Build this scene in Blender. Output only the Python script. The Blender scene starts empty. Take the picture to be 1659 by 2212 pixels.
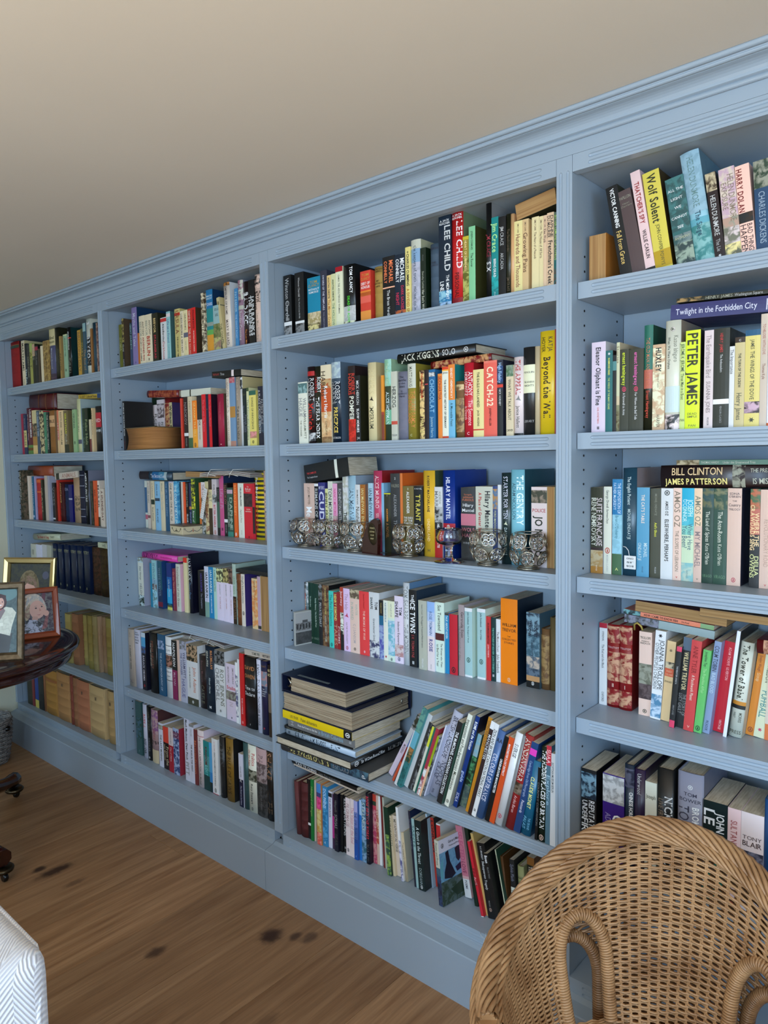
import bpy, bmesh, math, random, re
from mathutils import Vector, Matrix
random.seed(7)
SC = bpy.context.scene
COL = SC.collection
PI = math.pi
# ------------------------------------------------------------------ camera, world, lights, exposure
IMG_W, IMG_H, FPX = 1659, 2212, 1553.97
yaw, pitch, roll = .71589, -.07225, -.01524
fw = Vector((-math.sin(yaw)*math.cos(pitch), math.cos(yaw)*math.cos(pitch), math.sin(pitch)))
r0 = Vector((math.cos(yaw), math.sin(yaw), 0)); u0 = r0.cross(fw)
rt = r0*math.cos(roll)+u0*math.sin(roll); up = u0*math.cos(roll)-r0*math.sin(roll)
cam = bpy.data.cameras.new('camera'); cam.sensor_fit = 'HORIZONTAL'; cam.sensor_width = 36
cam.lens = FPX/IMG_W*36; cam.clip_start = .02
camo = bpy.data.objects.new('camera', cam); COL.objects.link(camo)
camo.matrix_world = Matrix(((rt.x, up.x, -fw.x, .7614), (rt.y, up.y, -fw.y, -1.4597), (rt.z, up.z, -fw.z, 1.3761), (0, 0, 0, 1)))
SC.camera = camo
wd = bpy.data.worlds.new('sky'); SC.world = wd; wd.use_nodes = True
bg = wd.node_tree.nodes['Background']; bg.inputs[0].default_value = (.62, .78, 1, 1); bg.inputs[1].default_value = 1.5
def area(name, loc, rot, sx, sy, power, col, spread=PI):
    l = bpy.data.lights.new(name, 'AREA'); l.shape = 'RECTANGLE'; l.size = sx; l.size_y = sy
    l.energy = power; l.color = col; l.spread = spread
    o = bpy.data.objects.new(name, l); COL.objects.link(o); o.location = loc; o.rotation_euler = rot; return o
# cool daylight through the windows behind the camera, plus two added unseen fills
area('window_daylight', (.95, -3.36, 1.15), (math.radians(66), 0, math.radians(8)), 1.5, 1.6, 92, (.50, .74, 1))
area('window_daylight', (-1.5, -3.36, 1.15), (math.radians(66), 0, 0), 1.4, 1.6, 22, (.50, .74, 1))
area('window_daylight', (2.60, -2.0, 1.1), (0, math.radians(62), 0), 1.5, 1.5, 62, (.44, .70, 1))  # unseen side fill, added to brighten the low side panels
area('uplighter', (.9, -2.3, .95), (PI, 0, 0), 2.2, 1.6, 42, (1, .83, .54))  # no lamp stands here: added warm fill for ceiling and upper shelves
SC.view_settings.view_transform = 'Standard'; SC.view_settings.look = 'None'
SC.view_settings.gamma = 1; SC.view_settings.use_curve_mapping = False
SC.view_settings.exposure = 0.22
SC.cycles.use_denoising = True
SC.cycles.max_bounces = 10; SC.cycles.diffuse_bounces = 5; SC.cycles.glossy_bounces = 4
SC.cycles.transmission_bounces = 8; SC.cycles.caustics_reflective = False; SC.cycles.caustics_refractive = False
SC.cycles.sample_clamp_indirect = 6
# ------------------------------------------------------------------ helpers
def lin(h):
    if isinstance(h, str):
        v = [int(c, 16)/15 for c in h] if len(h) == 3 else [int(h[i:i+2], 16)/255 for i in (0, 2, 4)]
    else: v = h
    return tuple(c/12.92 if c <= .04045 else ((c+.055)/1.055)**2.4 for c in v)+(1,)
def link(name, me, parent=None, mat=None):
    o = bpy.data.objects.new(name, me); COL.objects.link(o)
    if parent: o.parent = parent
    if mat is not None and me is not None and len(me.materials) == 0: me.materials.append(mat)
    return o
def empty(name, loc=(0, 0, 0), rz=0):
    o = bpy.data.objects.new(name, None); COL.objects.link(o); o.location = loc; o.rotation_euler = (0, 0, rz)
    o.empty_display_size = .02; return o
def tag(o, label, cat, group=None):
    o['label'] = label; o['category'] = cat
    if group: o['group'] = group
    return o
class MB:
    "collects vertices and faces for one mesh"
    def __init__(s): s.v = []; s.f = []; s.c = []; s.c2 = []; s.cur = None; s.cur2 = None; s.smooth = []
    def face(s, idx, sm=False):
        s.f.append(idx); s.c.append(s.cur); s.c2.append(s.cur2); s.smooth.append(sm)
    def box(s, x0, x1, y0, y1, z0, z1, b=0):
        n = len(s.v)
        if b <= 0:
            s.v += [(x0, y0, z0), (x1, y0, z0), (x1, y1, z0), (x0, y1, z0), (x0, y0, z1), (x1, y0, z1), (x1, y1, z1), (x0, y1, z1)]
            for q in ((0, 3, 2, 1), (4, 5, 6, 7), (0, 1, 5, 4), (1, 2, 6, 5), (2, 3, 7, 6), (3, 0, 4, 7)): s.face([n+i for i in q])
        else:
            lay = []
            for z, i in ((z0, b), (z0+b, 0), (z1-b, 0), (z1, b)):
                k = len(s.v); lay.append(k)
                c = b if i == 0 else b*1.7
                s.v += [(x0+c, y0+i, z), (x1-c, y0+i, z), (x1-i, y0+c, z), (x1-i, y1-c, z), (x1-c, y1-i, z), (x0+c, y1-i, z), (x0+i, y1-c, z), (x0+i, y0+c, z)]
            s.face([lay[0]+i for i in range(7, -1, -1)]); s.face([lay[3]+i for i in range(8)])
            for a, c in zip(lay, lay[1:]):
                for i in range(8): s.face([a+i, a+(i+1) % 8, c+(i+1) % 8, c+i])
        return s
    def tube(s, pts, r, n=6, closed=False, cap=True, sm=True):
        pts = [Vector(p) for p in pts]; m = len(pts); base = len(s.v)
        prev = None
        for i, p in enumerate(pts):
            t = (pts[(i+1) % m]-pts[i-1]) if closed else (pts[min(i+1, m-1)]-pts[max(i-1, 0)])
            if t.length < 1e-9: t = Vector((0, 0, 1))
            t.normalize()
            if prev is None: a = t.orthogonal().normalized()
            else:
                a = prev-t*prev.dot(t)
                a = a.normalized() if a.length > 1e-6 else t.orthogonal().normalized()
            prev = a; b = t.cross(a); rr = r[i] if isinstance(r, (list, tuple)) else r
            for k in range(n):
                g = 2*PI*k/n; s.v.append(tuple(p+(a*math.cos(g)+b*math.sin(g))*rr))
        for i in range(m if closed else m-1):
            j = (i+1) % m
            for k in range(n):
                s.face([base+i*n+k, base+i*n+(k+1) % n, base+j*n+(k+1) % n, base+j*n+k], sm)
        if cap and not closed:
            s.face([base+k for k in range(n-1, -1, -1)]); s.face([base+(m-1)*n+k for k in range(n)])
        return s
    def lathe(s, prof, n=32, c=(0, 0, 0), sm=True, close=False):
        base = len(s.v); m = len(prof)
        for r, z in prof:
            for k in range(n):
                g = 2*PI*k/n; s.v.append((c[0]+r*math.cos(g), c[1]+r*math.sin(g), c[2]+z))
        for i in range(m if close else m-1):
            j = (i+1) % m
            for k in range(n): s.face([base+i*n+k, base+i*n+(k+1) % n, base+j*n+(k+1) % n, base+j*n+k], sm)
        if not close:
            if prof[0][0] > 1e-6: s.face([base+k for k in range(n-1, -1, -1)])
            if prof[-1][0] > 1e-6: s.face([base+(m-1)*n+k for k in range(n)])
        return s
    def prism(s, poly, a0, a1, ax='x'):
        "polygon in the two other axes, extruded along ax"
        n = len(poly); b = len(s.v)
        for a in (a0, a1):
            for p, q in poly:
                s.v.append((a, p, q) if ax == 'x' else ((p, a, q) if ax == 'y' else (p, q, a)))
        s.face([b+i for i in range(n-1, -1, -1)]); s.face([b+n+i for i in range(n)])
        for i in range(n): s.face([b+i, b+(i+1) % n, b+n+(i+1) % n, b+n+i])
        return s
    def mesh(s, name, mat=None, fixn=True):
        me = bpy.data.meshes.new(name); me.from_pydata(s.v, [], s.f)
        if fixn:
            bm = bmesh.new(); bm.from_mesh(me); bmesh.ops.recalc_face_normals(bm, faces=bm.faces); bm.to_mesh(me); bm.free()
        if any(s.smooth): me.polygons.foreach_set('use_smooth', s.smooth)
        if any(c is not None for c in s.c):
            for nm, src in (('Col', s.c), ('Col2', s.c2)):
                at = me.attributes.new(nm, 'FLOAT_COLOR', 'FACE')
                arr = []
                for c, d in zip(src, s.c): arr += list(c or d or (1, 1, 1, 1))
                at.data.foreach_set('color', arr)
        if mat: me.materials.append(mat)
        me.update(); return me
    def obj(s, name, mat=None, parent=None, fixn=True): return link(name, s.mesh(name, mat, fixn), parent)
def struct(o): o['kind'] = 'structure'; return o
# ------------------------------------------------------------------ materials
def mat(name, col=None, rough=.5, metal=0, spec=.5, bump=None, noise=None, trans=0, ior=1.45, coat=0, sheen=0):
    m = bpy.data.materials.new(name); m.use_nodes = True; nt = m.node_tree; b = nt.nodes['Principled BSDF']
    if col is not None: b.inputs['Base Color'].default_value = lin(col)
    b.inputs['Roughness'].default_value = rough; b.inputs['Metallic'].default_value = metal
    b.inputs['Specular IOR Level'].default_value = spec; b.inputs['IOR'].default_value = ior
    b.inputs['Transmission Weight'].default_value = trans; b.inputs['Coat Weight'].default_value = coat
    b.inputs['Sheen Weight'].default_value = sheen
    N = nt.nodes.new; Lk = nt.links.new
    tc = N('ShaderNodeTexCoord')
    if noise:   # (second colour, scale xyz, detail, contrast lo, hi)
        mp = N('ShaderNodeMapping'); mp.inputs['Scale'].default_value = noise[1]; Lk(tc.outputs['Object'], mp.inputs[0])
        nz = N('ShaderNodeTexNoise'); nz.inputs['Scale'].default_value = 1; nz.inputs['Detail'].default_value = noise[2]; Lk(mp.outputs[0], nz.inputs['Vector'])
        rp = N('ShaderNodeValToRGB'); rp.color_ramp.elements[0].position = noise[3]; rp.color_ramp.elements[1].position = noise[4]
        rp.color_ramp.elements[0].color = lin(col); rp.color_ramp.elements[1].color = lin(noise[0])
        Lk(nz.outputs['Fac'], rp.inputs[0]); Lk(rp.outputs[0], b.inputs['Base Color'])
    if bump:    # (scale xyz, strength, distance)
        mp = N('ShaderNodeMapping'); mp.inputs['Scale'].default_value = bump[0]; Lk(tc.outputs['Object'], mp.inputs[0])
        nz = N('ShaderNodeTexNoise'); nz.inputs['Scale'].default_value = 1; nz.inputs['Detail'].default_value = 4; Lk(mp.outputs[0], nz.inputs['Vector'])
        bp = N('ShaderNodeBump'); bp.inputs['Strength'].default_value = bump[1]; bp.inputs['Distance'].default_value = bump[2]
        Lk(nz.outputs['Fac'], bp.inputs['Height']); Lk(bp.outputs[0], b.inputs['Normal'])
    return m
PAINT = mat('blue_grey_paint', (.61, .665, .72), .40, bump=((25, 25, 120), .06, .002))
CEIL = mat('ceiling_paint', (.84, .80, .75), .9, noise=((.87, .83, .78), (.9, .9, .9), 3, .3, .7), bump=((40, 40, 40), .08, .002))
WALLP = mat('cream_wall_paint', (.86, .84, .74), .85, bump=((60, 60, 60), .1, .002))
SKIRT = mat('white_gloss_paint', (.86, .88, .92), .35)
DARKHOLE = mat('hole_shadow', (.05, .05, .06), .8)  # shade painted into the peg holes; plain black on frame backs and button
PAGE = mat('page_edges', (.84, .79, .70), .85, noise=((.74, .68, .58), (260, 30, 4), 2, .35, .65))
PAGEB = mat('browned_page_edges', (.72, .56, .36), .85, noise=((.60, .43, .26), (240, 30, 4), 3, .35, .7))
def book_mat(name, rough, spec, cloth=False):
    m = bpy.data.materials.new(name); m.use_nodes = True; nt = m.node_tree; b = nt.nodes['Principled BSDF']; N = nt.nodes.new; Lk = nt.links.new
    b.inputs['Specular IOR Level'].default_value = spec
    a = N('ShaderNodeAttribute'); a.attribute_name = 'Col'; a2 = N('ShaderNodeAttribute'); a2.attribute_name = 'Col2'
    tc = N('ShaderNodeTexCoord'); nz = N('ShaderNodeTexNoise'); nz.inputs['Scale'].default_value = 70; nz.inputs['Detail'].default_value = 5
    nz.inputs['Distortion'].default_value = .8; Lk(tc.outputs['Object'], nz.inputs['Vector'])
    rp = N('ShaderNodeValToRGB'); rp.color_ramp.elements[0].position = .43; rp.color_ramp.elements[1].position = .57; Lk(nz.outputs['Fac'], rp.inputs[0])
    mx = N('ShaderNodeMix'); mx.data_type = 'RGBA'; Lk(rp.outputs[0], mx.inputs[0]); Lk(a.outputs['Color'], mx.inputs[6]); Lk(a2.outputs['Color'], mx.inputs[7])
    Lk(mx.outputs[2], b.inputs['Base Color'])
    n2 = N('ShaderNodeTexNoise'); n2.inputs['Scale'].default_value = 500 if cloth else 35; n2.inputs['Detail'].default_value = 3; Lk(tc.outputs['Object'], n2.inputs['Vector'])
    mr = N('ShaderNodeMapRange'); mr.inputs['To Min'].default_value = rough-.1; mr.inputs['To Max'].default_value = rough+.12; Lk(n2.outputs['Fac'], mr.inputs['Value']); Lk(mr.outputs[0], b.inputs['Roughness'])
    bp = N('ShaderNodeBump'); bp.inputs['Strength'].default_value = .25 if cloth else .06; bp.inputs['Distance'].default_value = .0006 if cloth else .001
    Lk(n2.outputs['Fac'], bp.inputs['Height']); Lk(bp.outputs[0], b.inputs['Normal'])
    return m
PRINT = book_mat('printed_paper_cover', .42, .45)
JACKET = book_mat('glossy_dust_jacket', .32, .5)
CLOTH = book_mat('worn_cloth_or_leather', .62, .3, True)
INK = book_mat('printing_ink', .45, .4)
GLASS = mat('clear_glass', (1, 1, 1), .0, trans=1, ior=1.5)
CRYSTAL = mat('cut_crystal', (.97, .96, .95), .02, trans=1, ior=1.55)
SILVER = mat('tarnished_silver_wire', (.66, .62, .55), .3, 1)
BRASS = mat('dark_brass', (.30, .26, .20), .35, 1)
GOLD = mat('gilt_frame', (.80, .70, .48), .28, 1)
MAHOG = mat('polished_mahogany', (.22, .075, .05), .16, coat=.6, noise=((.13, .04, .03), (6, 40, 40), 5, .3, .7))
MAROON = mat('dark_red_lacquer', (.20, .05, .045), .18, coat=.5)
FABRIC = None
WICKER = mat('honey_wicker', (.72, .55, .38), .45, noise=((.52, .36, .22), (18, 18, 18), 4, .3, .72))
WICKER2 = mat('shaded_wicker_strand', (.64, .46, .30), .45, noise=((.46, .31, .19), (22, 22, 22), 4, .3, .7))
# ------------------------------------------------------------------ the room
XL, XR, YB, YF, ZC = -3.0, 2.7, .31, -3.45, 2.088
fl = struct(link('floor', MB().box(XL-.05, XR+.05, YF-.05, YB, -.06, -.012).mesh('floor', mat('sub_floor', (.2, .14, .1), .9))))
def wood_mat():
    m = bpy.data.materials.new('oiled_oak_plank'); m.use_nodes = True; nt = m.node_tree; b = nt.nodes['Principled BSDF']; N = nt.nodes.new; Lk = nt.links.new
    g = N('ShaderNodeNewGeometry'); oi = N('ShaderNodeObjectInfo')
    ad = N('ShaderNodeVectorMath'); ad.operation = 'ADD'; Lk(g.outputs['Position'], ad.inputs[0])
    cb = N('ShaderNodeCombineXYZ'); ml = N('ShaderNodeMath'); ml.operation = 'MULTIPLY'; ml.inputs[1].default_value = 31; Lk(oi.outputs['Random'], ml.inputs[0])
    Lk(ml.outputs[0], cb.inputs[0]); Lk(ml.outputs[0], cb.inputs[1]); Lk(cb.outputs[0], ad.inputs[1])
    mp = N('ShaderNodeMapping'); mp.inputs['Scale'].default_value = (26, 1.6, 1); Lk(ad.outputs[0], mp.inputs[0])
    n1 = N('ShaderNodeTexNoise'); n1.inputs['Scale'].default_value = 1; n1.inputs['Detail'].default_value = 7; n1.inputs['Distortion'].default_value = 1.2; Lk(mp.outputs[0], n1.inputs['Vector'])
    mp2 = N('ShaderNodeMapping'); mp2.inputs['Scale'].default_value = (190, 7, 1); Lk(ad.outputs[0], mp2.inputs[0])
    n2 = N('ShaderNodeTexNoise'); n2.inputs['Scale'].default_value = 1; n2.inputs['Detail'].default_value = 3; Lk(mp2.outputs[0], n2.inputs['Vector'])
    rp = N('ShaderNodeValToRGB'); e = rp.color_ramp.elements; e[0].position = .28; e[1].position = .74
    e[0].color = lin((.59, .42, .275)); e[1].color = lin((.76, .585, .42)); Lk(n1.outputs['Fac'], rp.inputs[0])
    hs = N('ShaderNodeHueSaturation'); Lk(rp.outputs[0], hs.inputs['Color'])
    mr = N('ShaderNodeMapRange'); mr.inputs['To Min'].default_value = .78; mr.inputs['To Max'].default_value = 1.08; Lk(oi.outputs['Random'], mr.inputs['Value']); Lk(mr.outputs[0], hs.inputs['Value'])
    r2 = N('ShaderNodeMapRange'); r2.inputs['From Min'].default_value = .3; r2.inputs['From Max'].default_value = .62; r2.inputs['To Min'].default_value = .8; r2.inputs['To Max'].default_value = 1; Lk(n2.outputs['Fac'], r2.inputs['Value'])
    mx = N('ShaderNodeMix'); mx.data_type = 'RGBA'; mx.blend_type = 'MULTIPLY'; mx.inputs[0].default_value = 1; Lk(hs.outputs[0], mx.inputs[6])
    cc = N('ShaderNodeCombineColor'); [Lk(r2.outputs[0], cc.inputs[i]) for i in range(3)]; Lk(cc.outputs[0], mx.inputs[7])
    last = mx.outputs[2]
    # knots: dark cores with a ring of swirled darker grain
    nk = N('ShaderNodeTexNoise'); nk.inputs['Scale'].default_value = 45; nk.inputs['Detail'].default_value = 3; Lk(g.outputs['Position'], nk.inputs['Vector'])
    for (kx, ky, sx, sy, dk) in ((-1.64, -.43, .012, .034, 1), (-1.69, -.462, .009, .013, 1), (-.814, -.179, .017, .02, 1), (-.756, -.136, .008, .012, .8), (-.72, -.114, .010, .016, .7), (-1.01, -.434, .011, .016, .8), (-.572, -.40, .01, .02, .4), (-1.93, -.62, .01, .02, .7), (-1.52, -.42, .008, .02, .5), (.9, -1.2, .015, .03, 1), (-.2, -2.2, .015, .03, 1)):
        sb = N('ShaderNodeVectorMath'); sb.operation = 'SUBTRACT'; Lk(g.outputs['Position'], sb.inputs[0]); sb.inputs[1].default_value = (kx, ky, 0)
        dv = N('ShaderNodeVectorMath'); dv.operation = 'MULTIPLY'; dv.inputs[1].default_value = (1/sx, 1/sy, 0); Lk(sb.outputs[0], dv.inputs[0])
        ln = N('ShaderNodeVectorMath'); ln.operation = 'LENGTH'; Lk(dv.outputs[0], ln.inputs[0])
        an = N('ShaderNodeMath'); an.operation = 'MULTIPLY_ADD'; an.inputs[1].default_value = 1.6; Lk(nk.outputs['Fac'], an.inputs[0]); Lk(ln.outputs['Value'], an.inputs[2])
        kr = N('ShaderNodeMapRange'); kr.inputs['From Min'].default_value = 1.3; kr.inputs['From Max'].default_value = 3.6; kr.inputs['To Min'].default_value = dk; kr.inputs['To Max'].default_value = 0; kr.interpolation_type = 'SMOOTHERSTEP'; Lk(an.outputs[0], kr.inputs['Value'])
        k2 = N('ShaderNodeMix'); k2.data_type = 'RGBA'; Lk(kr.outputs[0], k2.inputs[0]); Lk(last, k2.inputs[6]); k2.inputs[7].default_value = lin((.26, .16, .10)); last = k2.outputs[2]
    Lk(last, b.inputs['Base Color']); b.inputs['Roughness'].default_value = .46; b.inputs['Specular IOR Level'].default_value = .35
    bp = N('ShaderNodeBump'); bp.inputs['Strength'].default_value = .12; bp.inputs['Distance'].default_value = .001; Lk(n2.outputs['Fac'], bp.inputs['Height']); Lk(bp.outputs[0], b.inputs['Normal'])
    return m
OAK = wood_mat()
PW = .2365
k0 = math.floor((XL+1.13)/PW)
for k in range(k0, k0+28):
    xa = -1.13+k*PW
    if xa > XR: break
    if k == -2: cuts = [-.03, -.0965, -2.1, YF]        # the short end piece against the plinth
    else:
        c = -.03-random.uniform(.9, 1.9); cuts = [-.03, c, max(c-1.5, YF+.2), YF]
    for ya, yb in zip(cuts, cuts[1:]):
        o = MB().box(max(xa, XL)+.0004, min(xa+PW, XR)-.0004, yb+.0004, ya-.0004, -.012, 0, .0009).obj('plank', OAK, fl)
struct(link('ceiling', MB().box(XL-.1, XR+.1, YF-.1, YB+.1, ZC, ZC+.05).mesh('ceiling', CEIL)))
struct(link('wall_left', MB().box(XL-.1, XL, YF-.1, YB+.1, -.05, ZC).mesh('wall', WALLP)))
struct(link('wall_back', MB().box(XL, XR, YB, YB+.1, -.05, ZC).mesh('wall', WALLP)))
def wall_with_holes(name, fixed, holes, a0, a1, ax):
    m = MB(); xs = sorted({a0, a1, *[h for q in holes for h in q[:2]]})
    for p, q in zip(xs, xs[1:]):
        hh = [h for h in holes if h[0] <= p and q <= h[1]]
        spans = [(-.05, ZC)] if not hh else [(-.05, hh[0][2]), (hh[0][3], ZC)]
        for z0, z1 in spans:
            if ax == 'x': m.box(p, q, fixed[0], fixed[1], z0, z1)
            else: m.box(fixed[0], fixed[1], p, q, z0, z1)
    struct(m.obj(name, WALLP))
HF = [(-2.2, -.8, .35, 1.95), (.2, 1.7, .35, 1.95)]; HR = [(-2.95, -1.45, .35, 1.95)]
wall_with_holes('wall_front', (YF-.1, YF), HF, XL, XR, 'x')
wall_with_holes('wall_right', (XR, XR+.1), HR, YF, YB, 'y')
def window(n, h, ax):
    m = MB(); a, b, z0, z1 = h; f = .05
    def bx(p, q, r, s):
        if ax == 'x': m.box(p, q, YF-.07, YF-.03, r, s)
        else: m.box(XR+.03, XR+.07, p, q, r, s)
    bx(a, a+f, z0, z1); bx(b-f, b, z0, z1); bx(a+f, b-f, z0, z0+f); bx(a+f, b-f, z1-f, z1); bx((a+b)/2-.02, (a+b)/2+.02, z0+f, z1-f)
    w = struct(m.obj('window_%d' % n, SKIRT))
    for p, q in ((a+f, (a+b)/2-.02), ((a+b)/2+.02, b-f)):
        g = MB()
        if ax == 'x': g.box(p, q, YF-.052, YF-.048, z0+f, z1-f)
        else: g.box(XR+.048, XR+.052, p, q, z0+f, z1-f)
        g.obj('pane', GLASS, w)
window(1, HF[0], 'x'); window(2, HF[1], 'x'); window(3, HR[0], 'y')
# skirting of the left wall, with a small moulded top
struct(MB().prism([(-2.999, 0), (-2.968, 0), (-2.968, .125), (-2.974, .142), (-2.984, .150), (-2.999, .152)], YF, -.046, 'y').obj('baseboard_left', SKIRT))
# ------------------------------------------------------------------ the built-in bookcase
Z = {1: 1.7544, 2: 1.4288, 3: 1.1088, 4: .7869, 5: .4593, 6: .182}
TH = .0355; DS = .0266; YBK = .277; ZF = 1.9807; ZT = 2.016
STILES = [(-2.9995, -2.9788), (-2.0062, -1.9707), (-.9994, -.9604), (0, .0365), (1.0, 1.0365), (1.98, 2.0165)]
BAYS = {i+1: (STILES[i][1], STILES[i+1][0]) for i in range(5)}
def fluted(u0, u1, w0, w1, d0, d1, flutes, place, endgap=.022, rad=.0042, both=True):
    """a board from u0..u1 (long) and w0..w1 (short), front at depth d0, back at d1; round-ended grooves at the given short positions.
    place(u, w, d) -> xyz"""
    m = MB(); e = min(endgap, (u1-u0)*.3)
    us = [u0]; ks = [0]
    st = [(0, 0), (.10, .44), (.3, .71), (.6, .92), (1, 1)]
    for t, k in st: us.append(u0+e+t*rad*1.6); ks.append(k)
    if both:
        for t, k in reversed(st): us.append(u1-e-t*rad*1.6); ks.append(k)
        us.append(u1); ks.append(0)
    else: us.append(u1); ks.append(1)
    NA = 6
    def prof(k):
        p = [(w0, 0)]
        for c in flutes:
            for i in range(NA+1):
                a = -1+2*i/NA
                p.append((c+a*rad*max(k, .02), k*rad*.95*math.sqrt(max(0, 1-a*a))))
        p.append((w1, 0)); return p
    base = 0; cols = []
    for u, k in zip(us, ks):
        n = len(m.v); cols.append(n)
        for w, d in prof(k): m.v.append(place(u, w, d0+d))
        m.v.append(place(u, w1, d1)); m.v.append(place(u, w0, d1))
    P = len(flutes)*(NA+1)+4
    for a, b in zip(cols, cols[1:]):
        for i in range(P): m.face([a+i, a+(i+1) % P, b+(i+1) % P, b+i])
    m.face([cols[0]+i for i in range(P)]); m.face([cols[-1]+i for i in range(P-1, -1, -1)])
    return m
FX = lambda u, w, d: (u, d, w)     # long axis along x, short axis up
FZ = lambda u, w, d: (w, d, u)     # long axis up, short axis along x
bay_names = {1: ('painted bookcase section in the corner, behind the photo frames', 'corner'), 2: ('painted bookcase section, second from the corner', 'second'),
             3: ('painted bookcase section holding the glass candle holders', 'third'), 4: ('painted bookcase section behind the wicker chair', 'fourth'),
             5: ('painted bookcase section past the wicker chair', 'fifth')}
for b in range(1, 6):
    xa, xb = BAYS[b]
    root = tag(empty('bookcase', ((xa+xb)/2, 0, 0)), 'pale blue-grey '+bay_names[b][0], 'bookcase', 'sections of the built-in bookcase')
    def P(mb, name, m=PAINT):
        o = mb.obj(name, m); o.parent = root; o.matrix_parent_inverse = Matrix.Translation((-(xa+xb)/2, 0, 0)); return o
    P(MB().box(xa+.0003, xb-.0003, YBK, YBK+.012, .05, ZT), 'back_panel')
    sl, sr = STILES[b-1], STILES[b]
    # the upright on this section's right, and for the corner section the one on its left too
    for (s, e) in ([sl, sr] if b == 1 else [sr]):
        fl2 = [s+(e-s)*.27, s+(e-s)*.73] if e-s > .03 else [(s+e)/2]
        up_ = fluted(.182, ZT, s, e, 0, DS-.0012, fl2, FZ, endgap=.03)
        P(up_, 'upright')
        if e-s > .03: P(MB().box(s+.0008, e-.0008, DS, YBK, .05, ZT), 'side_panel')
        else: P(MB().box(s, e-.0008, DS, YBK, .05, ZT), 'side_panel')
    # peg holes in the visible left-hand side panel
    ph = MB(); ph.cur = None
    pp = [Z[1]-TH-.02-.032*i for i in range(46)]
    for y in (.062, .238):
        for z in pp+[Z[1]+.03, Z[1]+.062]:
            if any(abs(z-(Z[k]-.02)) < .026 for k in range(1, 6)) or z < .22: continue
            n = len(ph.v)
            for i in range(8): ph.v.append((xa+.0004, y+.0026*math.cos(i*PI/4), z+.0026*math.sin(i*PI/4)))
            for i in range(8): ph.v.append((xa-.006, y+.0026*math.cos(i*PI/4), z+.0026*math.sin(i*PI/4)))
            for i in range(8): ph.face([n+i, n+(i+1) % 8, n+8+(i+1) % 8, n+8+i])
            ph.face([n+i for i in range(8)])
    o = P(ph, 'peg_hole', DARKHOLE); o['kind'] = 'stuff'
    # frieze with two grooves, bottom rail with two grooves
    P(fluted(xa+.0008, xb-.0008, ZF, ZT, 0, .022, [ZF+.010, ZF+.0235], FX, endgap=.035), 'frieze_board')
    P(fluted(xa+.0008, xb-.0008, .140, .182, 0, .022, [.153, .168], FX, endgap=.030), 'bottom_rail')
    P(MB().box(xa, xb, .022, YBK, .150, .1815), 'bottom_board')
    P(MB().box(xa, xb, .022, YBK, ZF+.006, ZF+.02), 'top_board')
    for k in range(1, 6):
        d0 = .004 if (b == 3 and k == 1) else DS
        g = fluted(xa+.0015, xb-.0015, Z[k]-TH, Z[k], d0, YBK-.001, [Z[k]-TH*.70, Z[k]-TH*.30], FX, endgap=.030)
        P(g, 'shelf')
# frieze band above the sections, cornice, plinth
struct(MB().box(XL, 2.02, 0, .03, ZT+.0006, ZC).obj('trim_1', PAINT))
def arc(cx, cz, r, a0, a1, n): return [(cx+r*math.cos(math.radians(a0+(a1-a0)*i/n)), cz+r*math.sin(math.radians(a0+(a1-a0)*i/n))) for i in range(n+1)]
prof = [(0, 2.043)]+arc(-.005, 2.047, .005, -60, -220, 6)+[(-.0075, 2.052), (-.011, 2.053)]
prof += [(-.013-.024*(1-math.cos(t*PI/2)), 2.054+.018*math.sin(t*PI/2)) for t in [i/6 for i in range(7)]]
prof += [(-.041, 2.0725), (-.041, 2.0745)]+arc(-.0465, 2.0765, .0042, -40, -200, 6)+[(-.051, 2.0795)]+arc(-.0575, 2.0835, .0055, -70, -200, 6)+[(-.060, ZC-.0002), (0, ZC-.0002)]
struct(MB().prism(prof, XL, 2.02, 'x').obj('trim_2', PAINT))
pl = [(.02, 0), (-.045, 0), (-.045, .131), (-.043, .134), (-.020, .139), (-.012, .1405), (-.006, .144), (.0, .147), (.02, .147)]
for a, b in ((XL, -.9985), (-.9975, .018), (.019, 1.01), (1.011, 2.02)):
    struct(MB().prism([(y if z > 0 or True else y, z) for y, z in pl], a+.0005, b, 'x').obj('baseboard_back', PAINT))
# ------------------------------------------------------------------ lettering
GL = {}
_fc = bpy.data.curves.new('glyph', 'FONT'); _fo = bpy.data.objects.new('glyph', _fc)
_fc.size = 1; _fc.resolution_u = 2
def glyph(ch, bold):
    k = (ch, bold)
    if k not in GL:
        if ch == ' ': GL[k] = ([], [], .28); return GL[k]
        _fc.offset = .022 if bold else 0.004
        _fc.body = ch
        me = _fo.to_mesh()
        v = [(q.co.x, q.co.y) for q in me.vertices]; f = [tuple(p.vertices) for p in me.polygons]
        _fo.to_mesh_clear()
        x0 = min(q[0] for q in v); x1 = max(q[0] for q in v)
        GL[k] = ([(a-x0, b) for a, b in v], f, x1-x0+.075+(.02 if bold else 0))
    return GL[k]
def textw(t, bold): return sum(glyph(c, bold)[2] for c in t)-.07
EMB = set('oO#@*~=.-l') | {'ll', 'oo', 'ff', 'fs', 'ss', 'S5', 'ccc'}
def put_text(m, t, u, v, sx, sy, dirv, bold, surf, col):
    """letters starting at (u, v), advancing along 'down' or 'right'; surf(u, v) gives xyz; sx, sy scale along and across"""
    m.cur = col; m.cur2 = None
    for ch in t:
        gv, gf, ad = glyph(ch, bold); n = len(m.v)
        for a, b in gv:
            m.v.append(surf(u+a*sx, v+b*sy) if dirv == 'right' else surf(u+b*sy, v-a*sx))
        for f in gf: m.face([n+i for i in f])
        if dirv == 'right': u += ad*sx
        else: v -= ad*sx
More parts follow.
